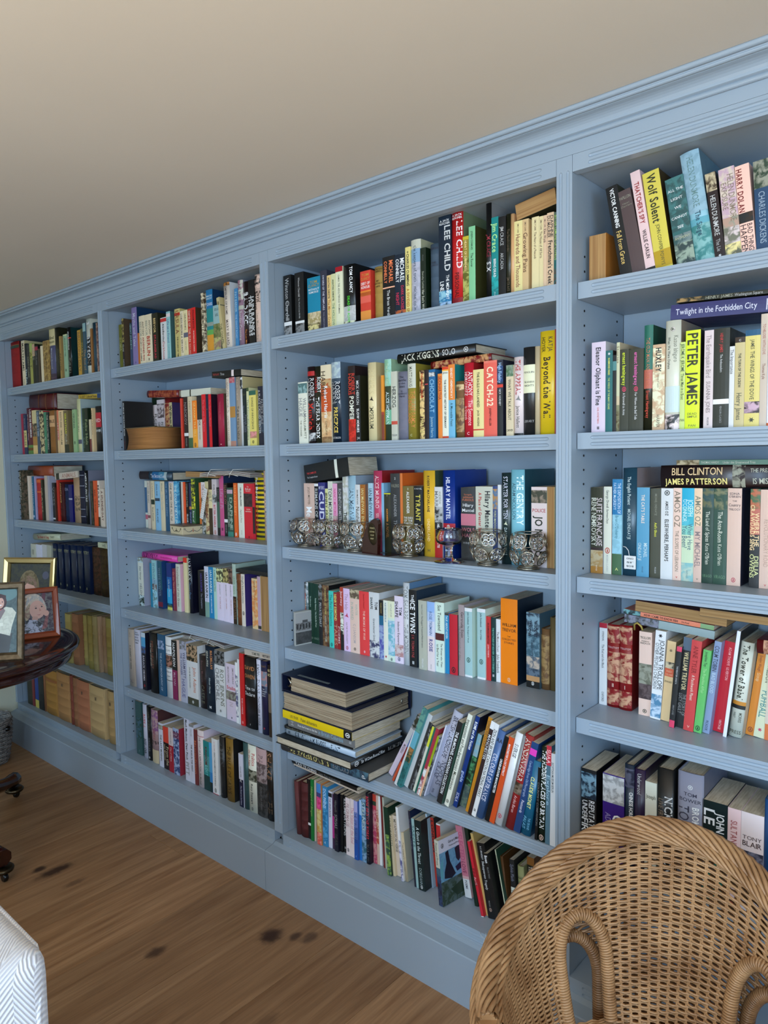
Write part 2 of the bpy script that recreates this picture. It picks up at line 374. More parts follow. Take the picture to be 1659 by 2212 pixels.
def emblem(m, kind, cu, cv, r, surf, col, base):
    def poly(pts, c):
        m.cur = c; m.cur2 = None; n = len(m.v)
        for p in pts: m.v.append(surf(*p))
        m.face([n+i for i in range(len(pts))])
    ring = lambda q, n=14, s=1: [(cu+q*math.cos(2*PI*i/n), cv+s*q*math.sin(2*PI*i/n)) for i in range(n)]
    k = kind[0]
    if k in 'oOS':
        m.cur = col; a = ring(r, 14, 1.25); b = ring(r*.72, 14, 1.25); n = len(m.v)
        for p in a+b: m.v.append(surf(*p))
        for i in range(14): m.face([n+i, n+(i+1) % 14, n+14+(i+1) % 14, n+14+i])
        poly([(cu-r*.3, cv-r*.6), (cu+r*.3, cv-r*.6), (cu+r*.25, cv+r*.5), (cu-r*.1, cv+r*.7)], col)
    elif k == '*':
        poly([(cu+(r if i % 2 == 0 else r*.45)*math.cos(PI*i/6), cv+(r if i % 2 == 0 else r*.45)*math.sin(PI*i/6)) for i in range(12)], col)
    elif k == '~':
        poly([(cu-r, cv-.3*r), (cu-.2*r, cv+.2*r), (cu+.2*r, cv+1.1*r), (cu+.5*r, cv+.1*r), (cu+r, cv-.7*r), (cu+.1*r, cv-.4*r)], col)
    elif k in 'l=':
        for s in (-.55, .15): poly([(cu+s*r, cv-r*.8), (cu+(s+.45)*r, cv-r*.8), (cu+(s+.45)*r, cv+r*.8), (cu+s*r, cv+r*.8)], col)
    elif k == '-':
        poly([(cu-r*.7, cv-r*.3), (cu+r*.7, cv-r*.3), (cu+r*.7, cv+r*.3), (cu-r*.7, cv+r*.3)], col)
    else:
        m.cur = col; a = ring(r, 8); b = ring(r*.7, 8); n = len(m.v)
        for p in a+b: m.v.append(surf(*p))
        for i in range(8): m.face([n+i, n+(i+1) % 8, n+8+(i+1) % 8, n+8+i])
        poly([(cu-r*.35, cv-r*.4), (cu+r*.35, cv-r*.25), (cu+r*.2, cv+r*.45), (cu-r*.3, cv+r*.3)], col)
# ------------------------------------------------------------------ one book
TX = re.compile(r'^(\d+)-(\d+)([!^abh]*) ([0-9a-f]{3}) (.+)$')
def parse_bands(s):
    out = []
    for q in s.split(';'):
        if not q.strip(): continue
        c, z = q.strip().split(':'); a, b = z.split('-'); a, b = float(a)/100, float(b)/100
        if c[0] == 's':
            n = 15
            for i in range(n): out.append((c[1:], None, a+(b-a)*i/n, a+(b-a)*(i+.5)/n))
        else:
            c = c.split('/'); out.append((c[0], c[1] if len(c) > 1 else None, a, b))
    return out
def build_book(kind, W, H, D, colours, bands, texts, parent, flip=False):
    """upright, base-left-front corner of the spine at the origin, spine towards -y; W across x, H up, D deep"""
    side = None
    cs = colours.split(','); c1 = cs[0].split('/'); base = lin(c1[0]); mix = lin(c1[1]) if len(c1) > 1 else None
    if len(cs) > 1: side = lin(cs[1].split('/')[0])
    hard = kind in 'ho'; tb = .0022 if hard else .0006; tb = min(tb, W*.22)
    bulge = min(.0045, W*.16) if hard else min(.0009, W*.03)
    if kind == 'o': bulge = min(.006, W*.2)
    NS = 8 if hard else 4
    fb = lambda x: -bulge*(1-min(1, (2*(x/W)-1)**2)) if W > 0 else 0
    xs = [W*i/NS for i in range(NS+1)]
    outer = [(0, D)]+[(x, (fb(x)+bulge)) for x in xs]+[(W, D)]
    inner = [(W-tb, D)]+[(W-tb, tb+bulge*.4)]+[(tb, tb+bulge*.4)]+[(tb, D)]
    m = MB(); m.cur = base; m.cur2 = mix
    no = len(outer); ni = len(inner)
    zs = [0, H]
    if kind == 'o' and W > .022:
        zs = [0]
        for t in (.16, .32, .5, .68, .84):
            zs += [H*t-.004, H*t-.0015, H*t+.0015, H*t+.004]
        zs.append(H)
    rings = []
    for i, z in enumerate(zs):
        rise = .0016 if (len(zs) > 2 and 0 < i < len(zs)-1 and (i-1) % 4 in (1, 2)) else 0
        n = len(m.v); rings.append(n)
        for j, (x, y) in enumerate(outer): m.v.append((x, y-(rise if 1 < j < no-2 else 0), z))
    for a, b in zip(rings, rings[1:]):
        for j in range(no-1):
            m.cur = side if (side and j == no-2) else base
            m.cur2 = mix if m.cur is base else None
            m.face([a+j, a+j+1, b+j+1, b+j], hard and 0 < j < no-2)
    m.cur = base; m.cur2 = mix
    ib = len(m.v)
    for z in (0, H):
        for x, y in inner: m.v.append((x, y, z))
    for j in range(ni-1): m.face([ib+j, ib+j+1, ib+ni+j+1, ib+ni+j])
    for ring, ii in ((rings[0], ib), (rings[-1], ib+ni)):
        m.face([ring+no-2, ring+no-1, ii, ii+1]); m.face([ring, ring+1, ii+2, ii+3])
        m.face([ring+1+j for j in range(NS+1)]+[ii+1, ii+2])
    m.face([rings[0], ib+3, ib+ni+3, rings[-1]]); m.face([rings[0]+no-1, rings[-1]+no-1, ib+ni, ib])
    mt = CLOTH if kind == 'o' else (JACKET if kind == 'h' else PRINT)
    cov = m.obj('cover', mt, parent)
    hd = .003 if hard else .0003
    pg = MB(); y0 = tb+bulge*.4+.0008; y1 = D-(.004 if hard else .0003)
    pg.box(tb+.0002, W-tb-.0002, y0, y1, hd, H-hd)
    pg.obj('page_block', PAGEB if kind == 'f' else PAGE, parent)
    # print on the spine
    B = parse_bands(bands); T = [TX.match(t.strip()) for t in texts.split(';') if t.strip()]
    if not B and not any(T): return
    p = MB()
    off = lambda u, e: (u, fb(u)+bulge-e-(.0017 if len(zs) > 2 else 0), 0)
    for c, c2, a, b in B:
        p.cur = lin(c); p.cur2 = lin(c2) if c2 else None; n = len(p.v)
        for z in (H*(1-b), H*(1-a)):
            for x in xs:
                q = off(x, .00025); p.v.append((q[0], q[1], z))
        for j in range(NS): p.face([n+j, n+j+1, n+NS+2+j, n+NS+1+j])
    surf = lambda u, v: (u, off(min(max(u, 0), W), .0005)[1], v)
    for q in T:
        if not q: continue
        a, b, fg, c, t = q.groups(); a = float(a)/100; b = float(b)/100; col = lin(c); bold = '!' in fg
        span = (b-a)*H
        if t in EMB:
            emblem(p, t, W/2, H*(1-(a+b)/2), min(span*.5, W*.3), surf, col, base); continue
        nw = textw(t, bold)
        if 'h' in fg:
            sy = min(span*1.05, .02); sx = min(W*.84/nw, sy*1.15); sy = min(sy, sx*1.7)
            put_text(p, t, W/2-nw*sx/2, H*(1-(a+b)/2)-sy*.36, sx, sy, 'right', bold, surf, col)
        else:
            cw = W*(.46 if ('a' in fg or 'b' in fg) else .74)
            cu = W*(.72 if 'a' in fg else (.27 if 'b' in fg else .5))
            sx = span/nw; sy = min(sx*1.35, cw/.74); sx = min(sx, sy*1.9)
            put_text(p, t, cu-sy*.36, H*(1-a), sx, sy, 'down', bold, surf, col)
    o = link('spine_lettering' if any(T) else 'spine_panel', p.mesh('print', INK, False)); o.parent = cov
# ------------------------------------------------------------------ names and labels
def cname(h):
    r, g, b = [int(c, 16)/15 for c in h.split(',')[0].split('/')[0]]
    mx, mn = max(r, g, b), min(r, g, b); d = mx-mn
    if d < .15 or (mx < .22 and d < .22):
        return 'black' if mx < .24 else ('charcoal' if mx < .36 else ('grey' if mx < .68 else ('pale grey' if mx < .84 else 'white')))
    hue = (60*((g-b)/d) % 360) if mx == r else (60*((b-r)/d)+120 if mx == g else 60*((r-g)/d)+240)
    if mx > .8 and d < .34 and 20 < hue < 75: return 'cream'
    if mx > .8 and d < .3 and (hue <= 20 or hue > 320): return 'pale pink'
    if hue < 14 or hue > 345: return 'red' if mx > .6 else 'dark red'
    if hue < 42: return 'orange' if (mx > .85 and d > .55) else ('tan' if mx > .6 else 'brown')
    if hue < 70: return 'yellow' if mx > .8 else 'olive'
    if hue < 165: return ('pale green' if mx > .68 else 'green') if mx > .4 else 'dark green'
    if hue < 200: return ('pale teal' if mx > .7 else 'teal') if mx > .38 else 'dark teal'
    if hue < 262: return ('pale blue' if (mx > .75 and d < .42) else 'blue') if mx > .52 else 'navy'
    if hue < 300: return 'purple' if mx > .3 else 'dark purple'
    return 'pink' if mx > .7 else 'crimson'
ROWN = {1: 'top shelf', 2: 'second shelf', 3: 'third shelf', 4: 'fourth shelf', 5: 'fifth shelf', 6: 'bottom shelf'}
BAYN = {1: 'corner bay', 2: 'second bay', 3: 'third bay', 4: 'chair-side bay'}
KIND = {'p': 'paperback', 'h': 'hardback', 'o': 'old volume', 'f': 'old volume'}
NAME = {'p': 'paperback_book', 'h': 'hardback_book', 'o': 'old_volume', 'f': 'old_volume'}
USED = set()
def make_label(kd, desc, colours, texts, W, b, r, prev):
    place = ROWN[r]+' of the '+BAYN[b]
    if desc: lab = desc
    else:
        tt = []
        for t in texts.split(';'):
            q = TX.match(t.strip())
            if q and '^' not in q.group(3) and q.group(5) not in EMB: tt.append(q.group(5))
        title = ' '.join(tt).split()[:6]
        while title and title[-1].lower() in ('the', 'of', 'and', 'in', 'a', 'to', 'for'): title.pop()
        size = 'thin ' if W < .014 else ('thick ' if W > .038 else '')
        lab = size+cname(colours)+' '+KIND[kd]+(' lettered '+' '.join(title) if title else '')
        if not title and prev: lab += ' beside the '+prev
    lab = lab[0].lower()+lab[1:]
    if len((lab+' '+place).split()) > 15: place = ROWN[r]+', '+BAYN[b]
    if len((lab+' '+place).split()) > 15: lab = ' '.join(lab.split()[:11])
    full = lab+', '+place
    if full in USED: full = lab+' after the '+(prev or 'upright')+', '+ROWN[r]+', '+BAYN[b]
    USED.add(full)
    return full, lab
def short(colours, kd): return cname(colours)+' '+KIND[kd]
def load_books():
    prev = None; b = r = 0
    for ln in BOOKS.strip().split('\n'):
        if ln[0] == 'R':
            _, b, r = ln.split(); b, r = int(b), int(r); prev = None; continue
        f = ln.split('|'); c_, _, bd_ = f[1].partition(';'); f = [f[0], c_, bd_, f[2], f[3]]; X, W, H, Y, L = [int(q) for q in f[0].split()]
        X, W = X/1e4, W/1e4; H, Y, L = H/1e3, Y/1e3, L/1e3
        kd, _, desc = f[4].partition(':'); kd = kd.strip() or 'p'
        D = H*(.66 if kd != 'p' else .635); D = max(.085, min(D, YBK-.004-Y))
        if kd == 'o' and r >= 5: D = min(.19, YBK-.004-Y)
        if b == 2 and r == 2 and Y > .17: D = YBK-.004-Y
        root = empty('slim_paperback' if kd == 'p' and W < .0165 else ('thick_paperback' if kd == 'p' and W > .034 else NAME[kd]))
        build_book(kd, W, H, D, f[1], f[2], f[3], root)
        ang = math.asin(max(-.6, min(.6, L/H)))
        lift = W*math.sin(ang) if ang > 0 else 0
        root.rotation_euler = (0, ang, 0)
        dx = 0
        if kd == 'f':
            # fore-edge outwards: turn the book round
            root.rotation_euler = (0, 0, PI); root.location = (X+W, Y+D, Z[r]+.0004)
        else: root.location = (X, Y, Z[r]+.0004+lift)
        lab, sh = make_label(kd, desc, f[1], f[3], W, b, r, prev)
        tag(root, lab, 'book', 'books on the %s of the %s' % (ROWN[r], BAYN[b])); prev = short(f[1], kd)
# flat on its side: front-left-bottom corner, length along x, thickness, depth, tilt, which side faces the room
def lying(b, r, x, y, z, L, T, D, tilt, fc, colours, bands, texts, desc, kd, rz=0, label=None):
    root = empty(NAME[kd]); D = min(D, YBK-.004-y) if fc != 'r' else D
    if fc == 'r': build_book(kd, T, D, L, colours, bands, texts, root)
    else: build_book(kd if fc != 'f' else 'f', T, L, D, colours, bands, texts, root)
    # local axes: x thickness, z length, y depth -> lay flat: z to -x, x to +z
    A = Matrix(((0, 0, -1, L if fc != 'r' else D), (0, 1, 0, 0), (1, 0, 0, 0), (0, 0, 0, 1)))
    if fc == 'S': A = Matrix(((0, 0, 1, 0), (0, 1, 0, 0), (-1, 0, 0, T), (0, 0, 0, 1)))       # upside down
    if fc == 'f': A = Matrix.Translation((L, D, 0)) @ Matrix.Rotation(PI, 4, 'Z') @ A
    if fc == 'r': A = Matrix.Translation((L, 0, 0)) @ Matrix.Rotation(PI/2, 4, 'Z') @ A       # spine to the right
    root.matrix_world = Matrix.Translation((x, y, z)) @ Matrix.Rotation(rz, 4, 'Z') @ Matrix.Rotation(-tilt, 4, 'Y') @ A
    full = label or (desc+', '+ROWN[r]+', '+BAYN[b])
    w = full.split()
    if len(w) > 16: full = desc
    USED.add(full)
    tag(root, full, 'book', 'books lying flat on the shelves'); return root
def load_lying():
    for ln in LYING.strip().split('\n'):
        f = ln.split('|'); g = f[0].split()
        b, r, x, y, z, L, T, D, tl = [int(q) for q in g[:9]]
        kd, _, desc = f[4].partition(':'); kd = kd.strip()
        lying(b, r, x/1e3, y/1e3, z/1e3, L/1e3, T/1e3, D/1e3, math.radians(tl/10), g[9], f[1].strip(), f[2], f[3], desc, kd)
BOOKS = r'''
R 1 1
-29768 966 223 50 0|922,411;343:8-14;a63:7-8|28-30h 985 =|o:broad red cloth volume at the shelf's end
-28478 358 217 50 0|edb,cb8|6-66^ 332 MARTIN AMIS;84-96 665 MONEY|p:cream hardback at an angle
-28117 205 200 50 0|123;111:0-30|60-94! cdd The Fan|p
-27908 304 194 50 0|111/333|30-80 aa8 SHORT STORIES|p
-27600 292 194 50 0|aa5;ab6:0-20|20-60 663 ACT|p:thin olive paperback
-27304 266 188 50 0|221;ca8:0-30|10-40 998 LOVE|p:thin dark book with tan pages
-27034 325 177 50 0|111;a24:3-12|14-50 888 LIFE CLASS|p
-26705 194 160 50 0|432||p:thin brown paperback
-26441 257 170 50 0|edb||p:cream paperback beside the mottled tan one
-26180 620 188 50 0|b95/863;863/b95:40-100|28-66 332 Wise Fool|p:mottled tan paperback
-25556 560 237 50 0|557;dc9:0-33;a89:92-97;434:86-100|14-22h^ 332 Blind;22-29h 332 Assassin;38-76^ ccd Margaret Atwood|h
-24993 458 236 50 0|221|40-70 443 CAT|h:tall black hardback
-24531 162 191 50 0|a84,a85|40-80 543 PAINTER|p:tan brown paperback
-24149 347 193 50 0|9b9;dda:0-3|8-50 576 SPACE AND TIME;78-83h 443 o|p:pale green paperback
-23798 320 219 50 0|111,133;c32:20-22|8-44!^ eee JOHN BANVILLE;60-92 998 THE SEA|h
-22845 296 195 50 0|c93|4-90 864 BIRDSONG DAY|p:amber paperback
-22544 203 198 50 0|443;553:0-40|30-60 a95 DIARY|p:thin murky green paperback
-22337 249 218 50 0|356;9bb:0-16|50-90 a85 The End of|p:grey teal paperback
-22084 381 234 50 0|ddc;222:33-84|6-80!^ ddd BILL BRYSON|h
-21700 156 188 50 0|963||p:thin brown paperback
-21540 332 209 50 0|245,652;ca7:97-100||h:plain navy cloth hardback
-21203 124 204 50 0|a87/644||p:thin floral paperback
R 1 2
-28917 245 197 50 0|a24||p:thin crimson paperback
-28669 327 193 50 0|235;dc8:40-82|10-36 889 MARTIN;44-78 554 JUBILEE|p:navy paperback with a cream label
-28337 646 221 50 0|612;684:80-100;b64:86-92|4-64a! eee LOUIS DE BERNIERES;14-70b ecc Birds Without Wings|h:dark red hardback turning green below
-27687 464 207 50 0|dc9;443/a86:30-60;b84:60-80;ec8:80-100||p:cream paperback with a painted figure
-27219 314 203 50 0|456|4-60! 9ab SUMMERTIME|p
-26901 437 199 50 0|b23;dc9/211:0-100||p:crimson paperback flecked with cream and black
-26459 275 192 50 0|486|60-66h ccb o|p:jade paperback
-26180 237 189 50 0|122|6-90 ccb THE COLLECTED WORKS|p
-25939 606 196 50 0|963;da7:12-38|14-36h 432 BIBLE|o:broad golden brown old volume
-25329 225 192 50 0|753||p:thin brown paperback beside the golden volume
-25100 149 194 50 0|d75;ec9:70-100|30-70 ecc LETTERS|p
-24947 479 191 50 0|ec9|4-40 876 RESTLESS;46-80 765 WILLIAM|p
-24463 419 187 50 0|764;332:80-100|6-54! dd4 SEBASTIAN;56-80 bba Faulks|p:olive hardback with bright yellow lettering
-23632 325 188 50 0|9b8|8-44 565 VIRGINIA;74-80h 454 o|p:celadon paperback
-23227 319 231 50 0|dda,abb;556:76-84|20-62 665 CHARLOTTE GRAY|h
-22723 205 188 50 0|132|30-90 565 The Mill|p:thin bottle green paperback
-22514 284 188 50 0|121|26-84 9a7 Felix Holt|p:bottle green paperback
-22142 168 138 50 0|dca;733:60-100||p:short tan paperback
-21898 101 185 50 0|ec9|6-60 876 PERSUASION|p:slim cream paperback in the green row
-21621 471 190 50 0|222;b23:14-46|26-36h edd RED;50-57h eee NEVER|h:black hardback with a red shape
R 1 3
-29547 515 243 49 0|332/654|4-60 ccb NATURAL HISTORY|o:mottled brown volume by the cupboard side
-29029 129 215 70 0|edc||p:thin ivory paperback
-28896 176 215 73 0|dcb||p:thin beige paperback
-28716 167 213 78 0|268;abd:90-95|16-80 9bd LIGHTHOUSE|p
-28545 127 212 82 0|bac||p:thin mauve paperback
-28315 557 202 79 0|b33;d63:2-10;d63:30-34||o:scarlet cloth volume with gilt bands
-27754 175 197 79 0|332|20-80 ba8 GRAVES|p
-27575 152 161 82 0|221||p:thin dark olive paperback
-27419 259 216 82 0|cba||p:stone grey paperback
-27156 191 216 86 0|aab||p:pearl grey paperback
-26961 288 182 96 0|111;ddd:92-96|10-60 888 VOSS|p
-26670 87 161 94 0|421||p:thin maroon paperback in the dark group
-26579 206 195 101 0|c32|4-96 c32 -|p:thin vermilion paperback
-26284 368 185 99 0|411|2-52! c95 CONSTANCE|o
-25912 420 176 105 0|124|4-22h 88a INDIA|o:navy cloth volume
-25488 344 174 106 0|116;bbc:36-40||p:ultramarine paperback
-24928 537 208 101 0|b97;654/b97:40-74||h:tan hardback with a dark sketch
-24258 464 239 96 0|223;aab:8-9;aab:28-29;aab:50-51;aab:72-73;aab:86-87||o:ribbed charcoal volume
-23610 320 240 90 0|111,889|4-58! eee AMERICA ON FIRE;66-84^ bbb ELIZABETH HINTON|h
-22964 227 194 83 0|222/443||p:thin mottled black paperback beside the orange one
-22426 297 196 70 0|d52|20-34^ 421 KING;40-70 421 THE ORANGE|p:vivid orange paperback
-22125 165 197 74 0|edc;332:80-100|10-60 333 MAILER|p
-21703 324 163 63 0|dcb|6-84! 622 A SPLENDID DAY|p
R 1 4
-29080 524 200 72 0|ccb|10-30h 998 =|p:off-white volume nearest the upright
-28553 526 200 76 0|dde||p:second off-white volume in the pale set
-28022 459 203 81 0|ccc||p:third off-white volume in the pale set
-27559 464 202 84 0|bba||p:greyish cream volume beside the navy set
-27091 425 213 88 0|124|4-24h aa8 POETRY|h:navy set volume next to the pale ones
-26552 481 214 88 0|124|4-24h aa8 POETRY;86-92h aa8 =|h:second of the six navy volumes
-25955 508 215 90 0|124|4-24h aa8 POETRY;86-92h aa8 =|h:third of the six navy volumes
-25361 577 217 93 0|124|4-24h aa8 POETRY;86-92h aa8 =|h:fourth of the six navy volumes
-24780 485 218 96 0|124|4-24h aa8 POETRY;86-92h aa8 =|h:fifth of the six navy volumes
-24221 569 220 98 0|124|4-24h aa8 POETRY;86-92h aa8 =|h:sixth navy volume, beside the brown leather
-23649 707 217 110 0|532/321||o:dark brown leather volume beside the navy set
-22938 671 219 110 0|431/321||o:dark brown leather volume against the upright
R 1 5
-25314 536 230 48 0|ba6||o:vellum volume half hidden by the table
-24774 606 235 55 0|a75||o:rounded vellum volume, brownest of its row
-24163 360 234 77 0|ba6||o:slim vellum volume beside the brownest one
-23459 432 243 63 0|a95||o:vellum volume, fourth of its row
-22799 325 250 53 0|a96||o:vellum volume, fifth of its row
-22470 173 250 62 0|b97||o:slim vellum volume, sixth of its row
-22292 275 249 72 0|a86||o:slim vellum volume, seventh of its row
-21923 514 251 69 0|a95||o:vellum volume against the upright
R 1 6
-29301 551 234 30 0|332||p:dark brown folder at the end of the vellum row
-28746 259 243 30 0|833||p:thin crimson folder
-28415 391 249 30 0|249;dc6:84-100||p:thin blue folder with a yellow foot
-28020 561 212 30 0|222||p:black folder beside the vellum books
-27455 169 222 30 0|964||o:thin tan quarto
-27282 1222 216 30 0|b84;a63:20-26||o:broad plain vellum quarto
-26056 1302 223 30 0|b85|20-28h 654 =|o:ribbed vellum quarto, second broad one
-24680 242 230 30 0|843||o:thin russet quarto
-24435 391 226 30 0|964||o:narrow brown quarto
-24040 1133 225 30 0|b75|20-28h 654 =|o:ribbed russet vellum quarto, third broad one
-22903 1359 224 30 0|ca7|20-28h 654 =|o:widest ribbed vellum quarto
-21266 555 228 30 0|b96|20-28h 654 =|o:ribbed vellum quarto against the upright
R 2 1
-19375 229 173 50 0|661|30-60 996 ROMA|p:thin olive paperback
-19142 154 194 50 0|211,543;a95/321:0-48|52-66 bba Gold;82-97 bbb OXFORD|p:black paperback with golden figures on its cover
-18558 177 169 50 0|134;346:60-100|4-60 9bb GREAT JOURNEYS|p:thin navy paperback
-18377 377 224 50 0|87a,135|10-66 ccd Myths and Tales;92-95h 547 =|p:tall lilac paperback
-17996 130 123 50 0|b62||p:thin burnt orange paperback
-17862 392 185 50 0|edb|12-42a^ 543 ANTONY;12-42b^ 998 BEEVOR;44-92a! a33 ARDENNES 1944;44-92b! 322 HITLER'S LAST GAMBLE|p
-17466 495 184 50 0|edb|12-42a^ 543 ANTONY;12-42b^ 998 BEEVOR;44-84! b32 BERLIN;88-94h 322 =|p
-16967 402 182 50 0|221|10-40!^ ec8 BEEVOR;44-92! c34 STALINGRAD|p
-16383 393 158 50 0|ddd,887;c33:2-10|14-56!^ 322 AlexBarclay;56-96 b33 Darkhouse|p
-15986 258 175 50 0|9cc,466;edd:4-11|16-64 67a Life as a Friend;68-96^ 79a CATHERINE|p:pale turquoise paperback
-15446 338 176 50 0|cb7;c32:8-14|4-50^ 843 URSULA;56-98! 222 THE WORD OF TIME|p
-15104 191 164 50 0|edb|6-90 443 LORDS BEFORE A SERVANT|p
-14909 274 164 50 0|eda;667:48-58|8-42^ 665 IAIN BANKS;66-86 887 RAW SPIRIT|p
-14631 226 165 50 0|c32|4-70! eba EMPIRE OF THE SUN;74-97 eba BALLARD|p
-14401 253 166 50 0|d22,432|4-44!^ 411 WILLIAM BOYD;48-92! fdc WAITING FOR SUNRISE|p
-13803 185 207 50 0|edb/543|30-80 443 THE KITCHEN|p:cream paperback patterned in brown
-13494 364 212 50 0|269,135;27a:0-30;288:30-64;6a5:64-72;d93:72-100;eed:52-58|8-12h^ dee MAEVE;12-16h^ dee BINCHY;20-26h eef ECHOES|p
-13126 408 154 50 0|8aa,665;9bb:0-40;885/563:40-70;976/bb7:70-100|6-9h^ 345 MARCUS;9-12h^ 345 BUCHAN;18-21h 222 LIGHT;21-24h 222 ABOVE|p:squat landscape paperback
-12638 157 179 50 -28|cb8|8-14h 332 o;50-90 553 THE CHAPEL|p:narrow tan paperback leaning over
-12477 321 220 50 -7|edc,ddd;b73/642:0-5|6-48 544 EMPEROR OF ROME;56-94^ 544 MARY BEARD|h
-11932 159 192 50 0|48b|6-40^ acd PAT BARKER;44-84 ace THE GHOST ROAD|p
-11769 265 215 50 0|978,889;a78/ccb:0-30;bba:38-44|6-34^ 323 PAT BARKER;46-90 ccc Border Crossing|h
-11500 287 206 50 0|211|16-22h eee DAVID;18-68!^ eee BALDACCI;74-97 d84 The Last Mile|h
-11209 300 206 50 0|111|26-86a!^ ddd IAIN BANKS;24-86b! ddd THE BUSINESS|p
-10905 294 218 50 0|ecb;222/ecb:2-20|24-40a!^ 321 David;24-50b!^ 321 Baldacci;56-94 a98 Last Man Standing|h
R 2 2
-19687 248 198 185 0|eda|6-88^ 444 JOHN CHEEVER|p:cream paperback behind the big brown book
-19435 33 197 185 0|eed,9a8;443:84-90|30-80 665 Journals|p:cream paperback with grey-green cover
-19398 33 170 185 0|9b9||p:thin sage paperback
-19361 33 223 185 0|232,232;aaa/332:30-46|6-14h 787 VM;60-90 565 FROST|p:dark green paperback with an oval portrait
-19324 306 188 185 0|edd|20-84a^ 443 ROBERT;24-90b^ 443 GODDARD|p
-19335 174 197 50 0|111,222|4-70! ddd KILLERS OF THE FLOWER MOON;80-96 633 GRANN|p
-19014 521 207 185 0|edd;655/dcc:8-36|44-84a 554 IN THE BEST;44-84b 554 OF FAMILIES|p
-18489 376 211 185 0|822;c96/822:10-95||o:red gilt leather volume behind the big brown book
-18109 202 191 185 0|dc9,436;333:92-100|6-86!^ 332 William Golding|p:cream paperback with violet cover
-15282 108 181 50 0|d43||p:thin coral paperback
-15077 258 183 50 0|211;eee:70-76|10-54^ 988 NABOKOV;80-96 999 PENGUIN|p:black classic beside the big brown book
-14815 266 184 50 0|dca;464:80-100|8-50 a97 A BURNT-OUT CASE|p:cream paperback with a green foot
-14546 290 168 50 0|f82;fa3:60-100|4-76! fc7 GRAHAM'S TRAVELS;90-97h 433 oo|p:bright orange paperback
-14251 286 184 50 0|dcb;222:0-46|6-58! 433 BRIGHTON ROCK;60-84^ 665 GRAHAM GREENE|p
-13961 244 186 50 0|d12|10-70 e78 The Girl with the Tattoo|p
-13714 154 185 50 0|113|26-30h a55 -|p:thin navy paperback among crimson ones
-13556 162 184 50 0|d12,212|10-60 e67 The Girl who Played|p
-13095 415 181 50 0|a24|14-50 c56 TRANQUIL ARMY;92-98h d99 -|h
-12676 89 180 50 0|321||p:thin dark brown paperback
-12584 226 230 50 0|edc|6-50 a98 SOPHIE'S WORLD;54-92^ a98 JOSTEIN GAARDER|h
-12353 294 231 50 0|79b;b56/c88:0-8;b84:42-58;b87:92-100||p:sky blue paperback with an ochre diamond
-12055 264 230 50 0|a98|4-34^ cba DAVID GILMOUR;42-90 443 THE BRITISH IN INDIA|h
-11787 124 230 50 0|ddd,cb8;222/ddd:0-18||h:tall white hardback with a tan jacket front
-11659 210 189 50 0|122;443/122:4-12|30-76b 889 Notes from an Exhibition;46-76a^ 778 Patrick Gale|p
-11445 121 190 50 0|dda;453:0-6|20-90 787 The Edwardian Country|p
-11319 343 179 50 0|ed7;365:0-8;b86/e99:74-86|12-70 554 SONGS OF INNOCENCE;90-96h 443 @|p
-10864 270 190 50 0|223;456/223:50-80|22-64a^ aaa PATRICK GALE;6-80b ccc A PLACE CALLED WINTER|p
R 2 3
-19592 175 196 149 0|ddc;468:14-68;c67:72-82||p:white paperback with a blue picture
-19122 189 196 132 0|dcb;855:72-78|4-46 887 IN OTHER RIVERS|p
-18495 251 197 111 0|dca;232:38-48|4-34 876 At Full Distance;54-82^ 554 Brian Keenan|p
-18091 337 196 104 0|8bd;345:34-40|6-30 456 ENGLAND;56-84 456 ENGLAND|p
-17749 295 196 107 0|dca|4-20^ 998 Michael;26-58 bba The Guide|p
-17450 251 196 109 0|257|4-70 8ac THE GIRL ON THE LANDING|p
-17196 312 196 111 0|dcb;aac:0-2|4-66 443 ONE AFTER ONE ALL;70-78 443 Fall|p
-16880 254 197 113 0|38b/6bd|8-98! dee THE COUPLE NEXT DOOR|p
-16622 72 194 123 0|222||p:thin charcoal paperback
-16545 95 194 124 0|dcb||p:thin ecru paperback
-16446 129 194 127 0|e52||p:thin tangerine paperback
-16313 157 195 129 0|111|4-50^ 998 STEPHEN LEATHER;64-84! ddd FRANKS|p
-16152 156 192 132 0|335;c85:48-54|60-90 9ac Pool of Dark|p
-15992 248 208 132 0|363,353;dd3/232:2-56|4-52!^ 232 ALISTAIR MACLEAN;60-98! ddd River of Death|p
-15499 144 192 133 0|d73|30-60 b52 TALES|p:slim orange-brown paperback
-15351 267 194 132 0|ddc;edd:0-30;bbb/443:30-100|4-30 976 THE LIFE|p:white paperback with a crowd photograph
-15080 226 197 130 0|dc9;965/dc9:10-96|14-60! b73 ANGELA'S ASHES|p
-14849 244 204 129 0|432;eda:18-52|22-40 887 WILT|p:dark taupe paperback with a cream middle
-14601 288 206 127 0|dcc;555/bbb:28-42|10-28^ 665 EVELYN;46-86! c34 BITTER ANGELS;92-98h c76 O|p
-14309 202 176 126 0|222;465:30-84|4-24 666 NIGHT|p:narrow black and green paperback
-14104 260 218 124 0|c58,235|22-54 c9b Life of Pi;86-92h 323 =|p
-13839 217 192 123 0|111;eee:68-74|4-40^ 965 NABOKOV;78-94 999 PENGUIN|p:black classic beside the pink novel
-13619 323 176 121 0|354;cab:4-12;487:90-100|20-86a^ bcb DAPHNE;28-80b bba COLLECTED STORIES|p
-13210 192 193 119 0|e62|4-60 fa6 BALKAN JOURNEY;92-97h fee o|p
-12934 343 193 117 0|eed|8-42!^ 222 HELEN MacINNES;48-72 876 Agent in Place;86-94 443 FONTANA|p
